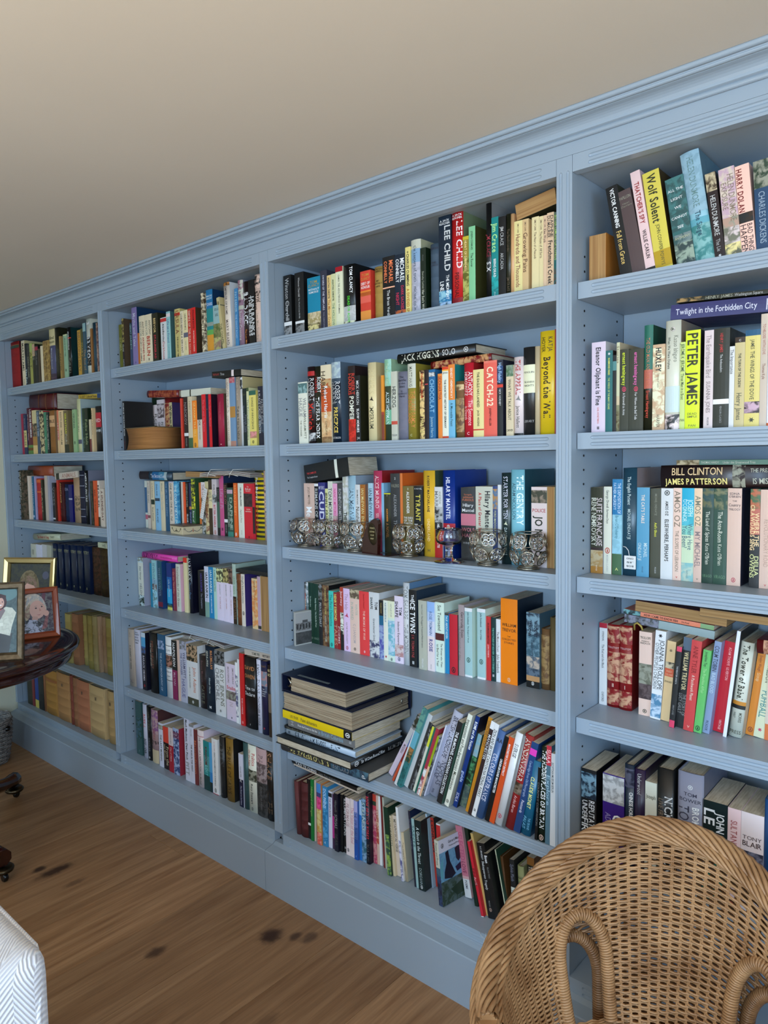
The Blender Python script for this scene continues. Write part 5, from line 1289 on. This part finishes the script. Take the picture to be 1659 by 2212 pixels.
for i, t in enumerate(('VENICE', 'LIONS', 'CLUB', '1987')):
    nw = textw(t, False); s = .020/nw if i < 2 else .014/nw
    put_text(p, t, .0475-nw*s/2, .073-i*.010, s, min(s*1.3, .0065), 'right', False, lambda u, v: (u, -.0017, v), lin('cb8'))
p.obj('medallion_lettering', INK, b, False)
# painted trinket box
t = tag(empty('trinket_box', (-1.545, .053, Z[3]+.0004)), 'small cream painted wooden box with curled motifs before the books', 'box')
d = Vector((-1, .05)); a0 = math.atan2(.146-.053, -1.577+1.545)
CREAMW = mat('cream_painted_wood', (.83, .76, .62), .5)
ang = math.atan2(.005, -.118)
t.rotation_euler = (0, 0, .0)
ex = Vector((-.100, .030)); ey = Vector((.010, .088))
def skew(m):
    m.v = [(ex.x*-v[0]/.1*-1+ey.x*v[1]/.088 if False else ex.x*v[0]/.1+ey.x*v[1]/.088, ex.y*v[0]/.1+ey.y*v[1]/.088, v[2]) for v in m.v]; return m
t.rotation_euler = (0, 0, -.12)
m = MB().box(-.098, 0, 0, .085, 0, .030, .001); m.obj('box_body', CREAMW, t)
MB().box(-.100, .002, -.002, .087, .0305, .0355, .001).obj('lid', mat('dark_varnished_lid', (.40, .34, .27), .4), t)
p = MB()
for (fx, cc) in ((lambda u, v: (-.049+u, -.0006, .015+v), '443'), (lambda u, v: (.0006, .042+u, .015+v), '345')):
    for s in (-1, 1):
        crv = [fx(s*(.004+.030*i/9), -.006*math.sin(PI*i/9)*1+.007*(i/9)**2) for i in range(10)]
        p.cur = lin(cc); p.cur2 = None; p.tube(crv, [.0013-.0009*i/9 for i in range(10)], 4)
        p.tube([fx(s*(.034+.003*math.cos(i)), .007+.003*math.sin(i)) for i in range(7)], .0007, 4)
    p.cur = lin('a43' if cc == '345' else '443'); p.tube([fx(0, -.005), fx(0, .009)], [.0018, .0004], 4)
p.obj('painted_motif', INK, t)
# bookmark with dots, price tag, ribbon, postcards, thread
t = tag(empty('bookmark', (-1.520, .112, Z[3]+.062)), 'white bookmark dotted in black, sticking out aslant between green and orange spines', 'bookmark')
t.rotation_euler = (0, .30, 0)
MB().box(0, .020, 0, .0012, 0, .118, .0003).obj('strip', mat('white_card', (.9, .88, .86), .6), t)
p = MB(); p.cur = lin('222'); p.cur2 = None
for i in range(14):
    for j in range(3):
        n = len(p.v); cx, cz = .0035+.0062*j+(.003 if i % 2 else 0), .006+i*.008
        if cx > .0185: continue
        for k in range(7): p.v.append((cx+.0013*math.cos(2*PI*k/7), -.0003, cz+.0013*math.sin(2*PI*k/7)))
        p.face([n+k for k in range(7)])
p.obj('dot_print', INK, t, False)
t = tag(empty('price_tag', (.1165, .0985, Z[3]+.016)), 'white square card tag hanging upside down before the dark teal spine', 'tag')
MB().box(0, .0265, 0, .0012, 0, .030, .0004).obj('card', mat('white_card_tag', (.9, .89, .88), .55), t)
p = MB()
for i, s in enumerate(('BOB', '.IS', 'ONO')):
    nw = textw(s, True); sx = .016/nw
    put_text(p, s, .0132-.008, .0215-i*.0085, sx, .0052, 'right', True, lambda u, v: (.0265-u, -.0003, .030-v), lin('222'))
p.obj('tag_lettering', INK, t, False)
MB().tube([(-.003, .001, .05), (.004, -.001, .049), (.010, -.001, .042), (.012, 0, .030)], .0009, 5).obj('ribbon', mat('white_ribbon', (.88, .86, .85), .6), t)
card = mat('postcard_board', (.72, .72, .70), .6)
for i, (dx, lb) in enumerate(((0, 'grey backed postcard leaning nearest the upright'), (.006, 'middle one of the leaning postcards'), (.012, 'black and white postcard of a long building, leaning outermost'))):
    t = tag(empty('postcard', (-.953+dx, .062-.004*i, Z[4]+.0004)), lb+', fourth shelf of the third bay', 'postcard', 'postcards leaning by the upright')
    t.rotation_euler = (0, -.0, -.16)
    MB().box(0, .0012, 0, .150, 0, .108).obj('card', card, t)
    if i == 2:
        p = MB(); e = .0016
        def Q(y0, y1, z0, z1, c, c2=None, k=0):
            p.cur = lin(c); p.cur2 = lin(c2) if c2 else None; n = len(p.v)
            p.v += [(e+k, y0, z0), (e+k, y1, z0), (e+k, y1, z1), (e+k, y0, z1)]; p.face([n, n+1, n+2, n+3])
        Q(.004, .146, .004, .104, 'aaa'); Q(.004, .146, .004, .042, '555', '444', .0001); Q(.004, .146, .042, .048, '999', None, .0002)
        Q(.004, .146, .048, .072, '666', '888', .0002); Q(.03, .05, .072, .080, '555', None, .0002); Q(.09, .097, .072, .088, '444', None, .0002)
        for k in range(12): Q(.008+k*.0115, .013+k*.0115, .052, .068, '333', None, .0004)
        p.obj('photo_print', INK, t, False)
m = MB(); m.tube([(-.205, -.004, .1835), (-.196, -.012, .183), (-.190, -.0065, .176), (-.192, -.008, .165), (-.189, -.010, .157), (-.181, -.016, .150), (-.176, -.046, .1375), (-.180, -.0475, .125)], .0006, 4)
m.tube([(-.190, -.0065, .176), (-.186, -.006, .183), (-.188, -.004, .190)], .0005, 4)
tag(m.obj('loose_thread', mat('pale_thread', (.85, .84, .8), .8)), 'loose pale thread dangling from the bottom rail over the plinth', 'thread')
m = MB(); m.tube([(.128, .134, Z[4]+.194), (.130, .128, Z[4]+.208), (.138, .124, Z[4]+.213), (.146, .126, Z[4]+.206), (.148, .130, Z[4]+.197)], .0022, 6)
tag(m.obj('ribbon_marker', mat('gold_ribbon', (.72, .62, .3), .5)), 'looped gold ribbon marker over the red leather novels', 'ribbon')
# bundles of tied papers lying on books
def bundle(x, y, z, L, D, label, n=5):
    t = tag(empty('paper_bundle', (x, y, z)), label, 'papers', 'tied bundles of papers')
    for i in range(n):
        m = MB(); k = 12
        for j in range(k+1):
            u = j/k; zz = .0030*i+.010*math.sin(PI*u)*(1-.05*i)
            m.v += [(u*L-.004*i*.5, .002*i, zz), (u*L-.004*i*.5, D, zz), (u*L-.004*i*.5, D, zz+.0014), (u*L-.004*i*.5, .002*i, zz+.0014)]
        for j in range(k):
            for q in range(4): m.face([j*4+q, j*4+(q+1) % 4, j*4+4+(q+1) % 4, j*4+4+q])
        m.face([0, 1, 2, 3]); m.face([k*4+q for q in range(4)])
        m.obj('sheet', mat('paper_sheet', [(.85, .82, .78), (.72, .66, .62), (.88, .86, .84), (.6, .52, .5), (.86, .83, .8)][i % 5], .7), t)
    m = MB()
    for u in (.18, .62): 
        m.tube([(L*u, -.003, -.001), (L*u+.01, -.006, .012), (L*(u+.06), .0, .026), (L*(u+.14), D*.5, .027)], .0011, 5)
        m.tube([(L*(u-.1), -.004, .006), (L*u+.01, -.006, .012), (L*(u+.18), -.005, .004)], .0011, 5)
    m.obj('cord', mat('white_cord', (.88, .86, .82), .7), t)
bundle(-1.430, .055, Z[3]+.238-.022, .285, .15, 'curled sheaf of papers tied with white cord, over the pink novel', 5)
bundle(-1.605, .075, Z[5]+.249, .26, .15, 'tied sheaf of papers lying over dark biographies', 4)
# small plastic tape case and grey device
t = tag(empty('tape_case', (-2.115, .055, Z[2]+.1975)), 'small bright yellow case above the black and red hardback', 'case')
MB().box(0, .052, 0, .06, 0, .030, .004).obj('shell', mat('yellow_plastic', (.9, .78, .12), .4), t)
p = MB(); put_text(p, 'GLOW', .006, .010, .012, .017, 'right', True, lambda u, v: (u, -.0004, v), lin('431')); p.obj('lettering', INK, t, False)
t = tag(empty('voice_recorder', (-2.115, .075, Z[3]+.2405)), 'small grey gadget lying on the charcoal and black spines', 'gadget')
MB().box(0, .10, 0, .04, 0, .016, .004).obj('shell', mat('grey_plastic', (.5, .5, .48), .4), t)
MB().box(.02, .026, -.0008, .001, .006, .010).obj('button', DARKHOLE, t)
# ------------------------------------------------------------------ wicker tub chair
CX, CY, PH = .375, -.405, -1.357
TM = 2.06
def zrim(t): return .5+.2*((1+math.cos(t))/2)**2
def pos(t, r, z):
    d = PH+PI+t; return (r*math.cos(d), r*math.sin(d), z)
def inner(t, s, o=0):
    z = .355+(zrim(t)-.355)*s; return pos(t, .180+.060*s**.75+o, z)
def outer(t, s, o=0):
    z = .004+(zrim(t)-.004)*s; return pos(t, .222+.044*s**.7+o, z)
def arch_in(t, z, g=0):
    u = (abs(t)-.75)/(.225+g); return abs(u) < 1 and z < .455+(.085+g*.3)*math.sqrt(1-u*u)
def arch_out(t, z, g=0):
    u = (abs(t)-.75)/(.225+g); return abs(u) < 1 and .17 < z < .39+(.085+g*.3)*math.sqrt(1-u*u)
chair = tag(empty('wicker_chair', (CX, CY, 0)), 'honey wicker tub armchair with arched arm openings, standing before the bookcase', 'chair')
DT = .082
def weave(name, surf, arch, rows, s0, s1, t0, t1, material, full=False, amp=.0026, rad=.0025):
    m = MB(); st = DT/4; n = int((t1-t0)/st)
    for i in range(rows):
        s = s0+(s1-s0)*(i+.5)/rows; run = []
        for j in range(n+1):
            t = t0+j*st; zz = surf(t, s)[2]
            if arch and arch(t, zz, .02):
                if len(run) > 3: m.tube(run, rad, 4, cap=False)
                run = []; continue
            o = amp*math.sin(PI*t/DT+PI*(i % 2))
            p = Vector(surf(t, s, o)); p.z += random.uniform(-.0004, .0004); run.append(p)
        if len(run) > 3: m.tube(run, rad, 4, cap=False)
    o = m.obj(name, material, chair, False); o['kind'] = 'stuff'; return o
weave('inner_weave', inner, arch_in, 62, .0, .97, -TM, TM, WICKER)
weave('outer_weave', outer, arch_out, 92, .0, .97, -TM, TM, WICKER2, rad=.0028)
def stakes(name, surf, arch, s1):
    m = MB(); k = int(TM/DT)
    for i in range(-k, k+1):
        for e in (-.006, .006):
            t = i*DT+e; run = []
            for j in range(29):
                s = s1*j/28; q = surf(t, s, 0)
                if arch(t, q[2], .015):
                    if len(run) > 1: m.tube(run, .0019, 4, cap=False)
                    run = []; continue
                run.append(q)
            if len(run) > 1: m.tube(run, .0019, 4, cap=False)
    o = m.obj(name, WICKER, chair, False); o['kind'] = 'stuff'
stakes('inner_stake', inner, arch_in, .99); stakes('outer_stake', outer, arch_out, .99)
# lower front apron under the seat
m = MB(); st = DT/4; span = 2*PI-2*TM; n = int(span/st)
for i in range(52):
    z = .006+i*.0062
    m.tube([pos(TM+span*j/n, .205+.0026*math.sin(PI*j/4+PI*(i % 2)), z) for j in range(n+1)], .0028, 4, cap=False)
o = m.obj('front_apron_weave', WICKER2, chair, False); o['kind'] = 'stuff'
# seat: concentric woven rows over a shallow dome
m = MB()
for i in range(34):
    r = .010+i*.0055; z = .352+.012*math.cos(min(1, r/.19)*PI/2); n = max(10, int(2*PI*r/.006))
    m.tube([(r*math.cos(2*PI*j/n), r*math.sin(2*PI*j/n), z+.0018*math.sin(j*PI/2+PI*(i % 2))) for j in range(n)], .0027, 4, closed=True)
o = m.obj('seat_weave', WICKER, chair, False); o['kind'] = 'stuff'
MB().lathe([(0, .340), (.185, .332), (.187, .326), (0, .322)], 40).obj('seat_board', mat('dark_underseat', (.25, .17, .1), .8), chair)
# braided rim
def wrap(name, path, r, strands, pitch, sr, material=WICKER, counter=False, core=.8):
    m = MB(); P = [Vector(p) for p in path]
    m.tube(P, r*core, 8)
    L = [0]
    for a, b in zip(P, P[1:]): L.append(L[-1]+(b-a).length)
    tot = L[-1]; frames = []; prev = None
    N = max(8, int(tot/pitch*10))
    def at(s):
        k = 0
        while k < len(L)-2 and L[k+1] < s: k += 1
        f = (s-L[k])/max(1e-9, L[k+1]-L[k]); return P[k].lerp(P[k+1], f), (P[k+1]-P[k]).normalized()
    for i in range(N+1):
        p, t = at(tot*i/N)
        a = t.orthogonal().normalized() if prev is None else (prev-t*prev.dot(t)).normalized()
        prev = a; frames.append((p, a, t.cross(a)))
    for q in range(strands):
        for sg in ((1, -1) if counter else (1,)):
            pts = []
            for i, (p, a, b) in enumerate(frames):
                g = sg*2*PI*(tot*i/N)/pitch+2*PI*q/strands
                rr = r*(1+(.12*math.sin(i*.9+q) if counter else 0))
                pts.append(p+(a*math.cos(g)+b*math.sin(g))*rr)
            m.tube(pts, sr, 5, cap=False)
    return m.obj(name, material, chair, False)
rim = [pos(-TM+2*TM*i/150, .252, zrim(-TM+2*TM*i/150)-.004) for i in range(151)]
wrap('braided_rim', rim, .0145, 9, .17, .0040, counter=False, core=.85)
rim2 = [pos(-TM+2*TM*i/150, .236, zrim(-TM+2*TM*i/150)-.016) for i in range(151)]
wrap('inner_rim_braid', rim2, .0085, 7, .12, .0032, core=.8)
rim3 = [pos(-TM+2*TM*i/150, .268, zrim(-TM+2*TM*i/150)-.020) for i in range(151)]
wrap('outer_rim_braid', rim3, .0085, 7, .12, .0032, core=.8)
def arch_path(surf, sg, zb, zs, zt, hw=.225):
    pts = []
    def at(t, z):
        # find s for z
        lo, hi = 0, 1
        for _ in range(24):
            md = (lo+hi)/2
            if surf(t, md)[2] < z: lo = md
            else: hi = md
        return surf(t, lo)
    for i in range(8): pts.append(at(sg*(.75-hw), zb+(zs-zb)*i/8))
    for i in range(17):
        a = PI-PI*i/16; pts.append(at(sg*(.75+hw*math.cos(a)), zs+(zt-zs)*math.sin(a)))
    for i in range(1, 9): pts.append(at(sg*(.75+hw), zs+(zb-zs)*i/8))
    return pts
for sg in (1, -1):
    wrap('arm_arch_binding', arch_path(inner, sg, .358, .455, .540), .0105, 1, .0046, .0023, core=.92)
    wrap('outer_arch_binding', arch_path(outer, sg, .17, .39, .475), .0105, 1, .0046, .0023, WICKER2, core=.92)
    wrap('arm_front_post', [pos(sg*TM, .252, zrim(TM)-.004-.02*i) for i in range(25)], .0165, 1, .0058, .0030, core=.93)
# ------------------------------------------------------------------ round pedestal table
tb = tag(empty('pedestal_table', (-2.09, -.60, 0)), 'round dark mahogany pedestal table carrying the framed photographs', 'table')
MB().lathe([(0, .7199), (.400, .7199), (.402, .7188), (.438, .7188), (.441, .7200), (.449, .7195), (.457, .714), (.460, .708), (.457, .701), (.449, .698), (.446, .694), (0, .694)], 96).obj('tabletop', MAHOG, tb)
MB().lathe([(0, .6935), (.436, .6935), (.436, .664), (.430, .660), (.42, .660), (.42, .675), (0, .675)], 96).obj('apron', MAHOG, tb)
MB().lathe([(0, .674), (.10, .674), (.10, .655), (.05, .64), (.042, .60), (.040, .56), (.055, .53), (.06, .52), (.05, .50), (.045, .46), (.062, .40), (.075, .34), (.078, .28), (.065, .25), (.07, .22), (.06, .18), (0, .17)], 40).obj('column', MAHOG, tb)
for a in (125, 245, 5):
    ar = math.radians(a); ca, sa = math.cos(ar), math.sin(ar); m = MB(); rows = []
    for i in range(13):
        u = i/12; rr = .05+.335*u; zz = .25-.27*u**.75+.10*u*u*1.0; zz = max(zz, .075); h = .052-.012*u+(.006 if u > .85 else 0); w = .022+.004*(u > .85)
        n = len(m.v); rows.append(n)
        for j in range(8):
            g = 2*PI*j/8+PI/8
            x = rr; y = w*math.cos(g)*1.05; z = zz+h*.62*math.sin(g)
            m.v.append((x*ca-y*sa, x*sa+y*ca, z))
    for p, q in zip(rows, rows[1:]):
        for j in range(8): m.face([p+j, p+(j+1) % 8, q+(j+1) % 8, q+j], True)
    m.face([rows[0]+j for j in range(8)]); m.face([rows[-1]+j for j in range(8)])
    lg = m.obj('leg', MAHOG, tb)
    px, py = .372*ca, .372*sa
    MB().lathe([(0, .048), (.030, .048), (.036, .042), (.034, .034), (.016, .028), (.012, .022), (0, .022)], 24, (px, py, 0)).obj('castor_cup', BRASS, lg)
    m = MB(); t0 = Vector((-sa, ca, 0))*.008; c = Vector((px+.012*ca, py+.012*sa, .0155)); m.tube([c-t0, c-t0*.6, c+t0*.6, c+t0], [.012, .0153, .0153, .012], 20)
    m.obj('castor_wheel', mat('black_castor', (.03, .03, .035), .25), lg)
# ------------------------------------------------------------------ framed photographs
def frame(name, P, dirv, W, H, lean, fw_, dep, material, label, draw, bead=False):
    ang = math.atan2(dirv[1], dirv[0])
    r = tag(empty(name, (P[0], P[1], .7206), ang), label, 'photo frame')
    T = lambda x, y, z: (x, y*1.0+z*math.sin(lean), z*math.cos(lean)-y*math.sin(lean)*0)
    def leanm(m): m.v = [T(*v) for v in m.v]; return m
    m = MB()
    out = [(0, 0), (W, 0), (W, H), (0, H)]
    steps = [(0, 0), (0, -dep), (fw_*.2, -dep-.003), (fw_*.75, -dep), (fw_, -dep*.35), (fw_, 0)]
    rings = []
    for ins, dy in steps:
        n = len(m.v); rings.append(n)
        for sx, sz in ((ins, ins), (W-ins, ins), (W-ins, H-ins), (ins, H-ins)): m.v.append((sx, dy, sz))
    for a, b in zip(rings, rings[1:]+rings[:1]):
        for j in range(4): m.face([a+j, a+(j+1) % 4, b+(j+1) % 4, b+j])
    leanm(m).obj('moulding', material, r)
    if bead:
        m = MB()
        for ins in (.0022,):
            path = []
            c = [(ins, ins), (W-ins, ins), (W-ins, H-ins), (ins, H-ins)]
            for (ax, az), (bx, bz) in zip(c, c[1:]+c[:1]):
                L = math.hypot(bx-ax, bz-az); k = int(L/.0042)
                for i in range(k):
                    u = i/k; cx, cz = ax+(bx-ax)*u, az+(bz-az)*u; n = len(m.v); q = .0019
                    m.v += [(cx-q, -dep-.001, cz), (cx+q, -dep-.001, cz), (cx, -dep-.001, cz-q), (cx, -dep-.001, cz+q), (cx, -dep-.0034, cz)]
                    for f in ((0, 2, 4), (2, 1, 4), (1, 3, 4), (3, 0, 4)): m.face([n+i_ for i_ in f])
        o = leanm(m).obj('beading', SILVER, r); o['kind'] = 'stuff'
    leanm(MB().box(.002, W-.002, .0005, .004, .002, H-.002)).obj('backing_board', DARKHOLE, r)
    s0 = Vector((W*.5, .004, H*.6)); q = MB().box(W*.4, W*.6, .0, .003, 0, H*.62); q.v = [(x, H*.28-(z/(H*.62))*(H*.28-H*.62*math.sin(lean))+y+.006, z*math.cos(lean)) for x, y, z in q.v]
    q.obj('strut', DARKHOLE, r)
    p = MB(); iw, ih = W-2*fw_, H-2*fw_
    def sf(u, v, k): return T(fw_+u*iw, -.0006-k*.00012, fw_+v*ih)
    def pol(pts, c, k=1, c2=None):
        p.cur = lin(c); p.cur2 = lin(c2) if c2 else None; n = len(p.v)
        cl = [(min(max(u, 0), 1), min(max(v, 0), 1)) for u, v in pts]
        for u, v in cl: p.v.append(sf(u, v, k))
        p.face([n+i for i in range(len(pts))])
    def ell(cu, cv, ru, rv, c, k=1, c2=None, a0=0, a1=360, n=22):
        pol([(cu+ru*math.cos(math.radians(a0+(a1-a0)*i/n)), cv+rv*math.sin(math.radians(a0+(a1-a0)*i/n))) for i in range(n)], c, k, c2)
    draw(pol, ell)
    p.obj('photo_print', INK, r, False)
    return r
def draw_couple(pol, ell):
    pol([(0, 0), (1, 0), (1, 1), (0, 1)], '566', 0, '455'); ell(.75, .93, .25, .12, '688', 0.5)
    pol([(.5, 0), (.84, 0), (.9, .3), (.5, .34)], '444', 1); pol([(.5, .1), (.6, .32), (.86, .26), (.9, .42), (.98, .62), (.9, .7), (.78, .72), (.56, .68), (.45, .5)], 'ddc', 2, 'ccb')
    pol([(.45, .42), (.6, .44), (.76, .66), (.7, .72), (.58, .70), (.5, .6)], '877', 3); pol([(.55, .68), (.7, .69), (.68, .75), (.57, .75)], 'da9', 4)
    ell(.66, .80, .125, .12, '422', 5); ell(.655, .785, .082, .088, 'da9', 6); pol([(.54, .83), (.6, .86), (.7, .865), (.77, .83), (.77, .9), (.66, .93), (.55, .9)], '422', 7)
    ell(.62, .80, .012, .01, '322', 8, None, 0, 360, 8); ell(.70, .80, .012, .01, '322', 8, None, 0, 360, 8); pol([(.61, .75), (.66, .735), (.71, .75), (.66, .757)], 'fee', 8); pol([(.648, .79), (.66, .765), (.668, .79)], 'c87', 8)
    pol([(.58, .69), (.66, .665), (.72, .69), (.66, .677)], 'c55', 8)
    pol([(0, .0), (.62, .0), (.55, .1), (.4, .17), (.1, .19), (0, .2)], '222', 9); pol([(.3, .4), (.72, .42), (.72, .47), (.4, .47)], 'eed', 9); pol([(.28, .42), (.5, .43), (.5, .465), (.28, .47)], 'da9', 10)
    ell(.22, .86, .13, .12, 'c98', 5); pol([(.06, .9), (.36, .9), (.32, .99), (.1, .99)], '765', 6); pol([(0, .2), (.4, .18), (.46, .5), (.34, .7), (.1, .72), (0, .66)], '223', 4)
def draw_child(pol, ell):
    pol([(0, 0), (1, 0), (1, 1), (0, 1)], '777', 0, '434'); pol([(.6, .55), (.7, 1), (.8, 1), (.72, .5)], '745', 1)
    ell(.36, .55, .44, .46, 'dcb', 2, None, 0, 180); pol([(-.05, .95), (.0, .55), (.14, .3), (.25, .4), (.3, .7), (.2, .9)], 'cb9', 3, 'a87')
    pol([(.1, .6), (.2, .9), (.45, .99), (.66, .9), (.78, .66), (.7, .72), (.5, .88), (.3, .8)], 'edc', 4, 'bbb')
    ell(.50, .58, .25, .235, 'eba', 4); ell(.56, .52, .16, .15, 'eba', 4.5)
    ell(.46, .62, .035, .018, '433', 6, None, 0, 360, 10); ell(.65, .65, .03, .018, '433', 6, None, 0, 360, 10); pol([(.42, .665), (.5, .672), (.5, .68), (.42, .674)], '987', 6); pol([(.61, .69), (.7, .695), (.7, .702), (.61, .7)], '987', 6)
    pol([(.57, .62), (.635, .545), (.56, .54)], 'd98', 6); pol([(.46, .455), (.55, .43), (.63, .47), (.55, .445)], 'b55', 6)
    pol([(0, 0), (.7, 0), (.62, .22), (.45, .32), (.2, .34), (0, .28)], '222', 7, 'ccd'); pol([(.3, .3), (.5, .3), (.5, .4), (.34, .42)], 'da9', 6.5)
    ell(.78, .47, .09, .075, 'eba', 8); pol([(.70, .5), (.74, .62), (.77, .62), (.76, .5)], 'eba', 9); pol([(.6, .05), (.76, .4), (.85, .42), (.78, .1)], 'b77', 7.5, '855')
    ell(.45, .04, .07, .018, 'ccd', 9)
def draw_head(pol, ell):
    pol([(0, 0), (1, 0), (1, 1), (0, 1)], '443', 0, '333'); ell(.88, .8, .08, .07, '556', 1)
    ell(.47, .55, .27, .34, '875', 2, '653'); ell(.47, .45, .2, .28, 'eba', 3); pol([(.24, .5), (.3, .72), (.45, .8), (.64, .72), (.72, .5), (.6, .62), (.42, .66)], '976', 4, '764')
    ell(.40, .46, .03, .018, '433', 5, None, 0, 360, 10); ell(.55, .46, .03, .018, '433', 5, None, 0, 360, 10); pol([(.46, .42), (.5, .36), (.44, .36)], 'c98', 5); pol([(.42, .3), (.48, .285), (.54, .3), (.48, .308)], 'b66', 5)
    pol([(.1, 0), (.84, 0), (.7, .18), (.3, .18)], '567', 4)
du = Vector((.047, .061)).normalized()
frame('framed_photograph', (-1.748-.205*du.x, -.451-.205*du.y), (du.x, du.y), .205, .262, .20, .024, .014, mat('bronze_velvet_frame', (.46, .38, .28), .4, .55, noise=((.36, .29, .2), (60, 60, 60), 3, .35, .65)), 'beaded bronze photo frame showing a woman in a white cardigan, on the table', draw_couple, True)
du = Vector((.037, .108)).normalized()
frame('framed_photograph', (-1.984-.150*du.x, -.218-.150*du.y), (du.x, du.y), .150, .190, .22, .021, .012, mat('orange_stained_wood', (.62, .27, .13), .32, coat=.3), 'orange wooden photo frame showing a fair-haired child, on the table', draw_child)
du = Vector((.85, .52)).normalized()
frame('framed_photograph', (-2.115-.23*du.x, -.185-.23*du.y), (du.x, du.y), .23, .285, .16, .026, .014, GOLD, 'gilt photo frame, tallest of the three, showing only brown hair', draw_head)
# ------------------------------------------------------------------ white herringbone armchair, basket
def herring():
    m = bpy.data.materials.new('white_herringbone_linen'); m.use_nodes = True; nt = m.node_tree; b = nt.nodes['Principled BSDF']; N = nt.nodes.new; Lk = nt.links.new
    tc = N('ShaderNodeTexCoord'); sp = N('ShaderNodeSeparateXYZ'); Lk(tc.outputs['Object'], sp.inputs[0])
    def M(op, a, c=None):
        n = N('ShaderNodeMath'); n.operation = op
        for i, q in enumerate((a, c)):
            if q is None: continue
            if isinstance(q, (int, float)): n.inputs[i].default_value = q
            else: Lk(q, n.inputs[i])
        return n.outputs[0]
    u = M('ADD', sp.outputs['X'], M('MULTIPLY', sp.outputs['Y'], .9)); v = M('ADD', sp.outputs['Z'], M('MULTIPLY', sp.outputs['Y'], .45))
    zig = M('PINGPONG', u, .022); w = M('SINE', M('MULTIPLY', M('ADD', v, M('MULTIPLY', zig, 1.5)), 2*PI/.0085))
    mr = N('ShaderNodeMapRange'); mr.inputs['From Min'].default_value = -.5; mr.inputs['From Max'].default_value = .5; Lk(w, mr.inputs['Value'])
    mx = N('ShaderNodeMix'); mx.data_type = 'RGBA'; Lk(mr.outputs[0], mx.inputs[0]); mx.inputs[6].default_value = lin((.80, .80, .83)); mx.inputs[7].default_value = lin((.90, .90, .91)); Lk(mx.outputs[2], b.inputs['Base Color'])
    b.inputs['Roughness'].default_value = .9; b.inputs['Sheen Weight'].default_value = .2
    bp = N('ShaderNodeBump'); bp.inputs['Strength'].default_value = .5; bp.inputs['Distance'].default_value = .0012; Lk(w, bp.inputs['Height']); Lk(bp.outputs[0], b.inputs['Normal'])
    return m
LINEN = herring()
ac = tag(empty('upholstered_armchair', (-.12, -1.09, 0)), 'white herringbone linen armchair, its rounded corner jutting in beside the floorboards', 'armchair')
def cushion(name, x0, x1, y0, y1, z0, z1, r):
    bm = bmesh.new(); bmesh.ops.create_cube(bm, size=1)
    for v in bm.verts: v.co = ((x0+x1)/2+v.co.x*(x1-x0), (y0+y1)/2+v.co.y*(y1-y0), (z0+z1)/2+v.co.z*(z1-z0))
    bmesh.ops.bevel(bm, geom=bm.edges[:], offset=r, segments=5, profile=.6, affect='EDGES')
    for f in bm.faces: f.smooth = True
    me = bpy.data.meshes.new(name); bm.to_mesh(me); bm.free(); me.materials.append(LINEN); return link(name, me, ac)
back = cushion('backrest', -.72, 0, -.16, 0, .12, .775, .035)
m = MB(); m.tube([(-.69, -.006, .758), (-.3, -.004, .764), (-.04, -.005, .760), (-.012, -.012, .742), (-.004, -.02, .70), (-.003, -.022, .4), (-.003, -.022, .16)], .0048, 6)
m.obj('piping', LINEN, back)
cushion('seat', -.70, -.02, -.72, -.15, .22, .44, .03)
cushion('arm', -.14, -.005, -.72, -.13, .14, .60, .035); cushion('arm', -.72, -.585, -.72, -.13, .14, .60, .035)
for x in (-.66, -.05):
    for y in (-.67, -.05): MB().lathe([(0, .15), (.024, .15), (.016, .0), (0, 0)], 12, (x, y, 0)).obj('leg', MAHOG, ac)
bk = tag(empty('woven_basket', (-2.79, -.235, 0)), 'grey woven basket at the picture edge, under the round table', 'basket')
m = MB()
for i in range(22):
    z = .004+i*.0095; r = .10+.02*math.sin(i/21*PI*.6); n = 44
    m.tube([((r+.003*math.sin(k*PI/2+PI*(i % 2)))*math.cos(2*PI*k/n), (r+.003*math.sin(k*PI/2+PI*(i % 2)))*math.sin(2*PI*k/n), z) for k in range(n)], .0048, 5, closed=True)
o = m.obj('weave', mat('grey_seagrass', (.62, .60, .58), .8, noise=((.45, .43, .42), (90, 90, 90), 3, .4, .6)), bk); o['kind'] = 'stuff'
m = MB(); m.lathe([(0, 0), (.012, .002), (.016, .012), (.011, .021), (0, .024)], 16)
m.obj('knob', mat('black_knob', (.03, .03, .03), .2), bk).location = (.10, .07, .155)
bpy.data.objects.remove(_fo)
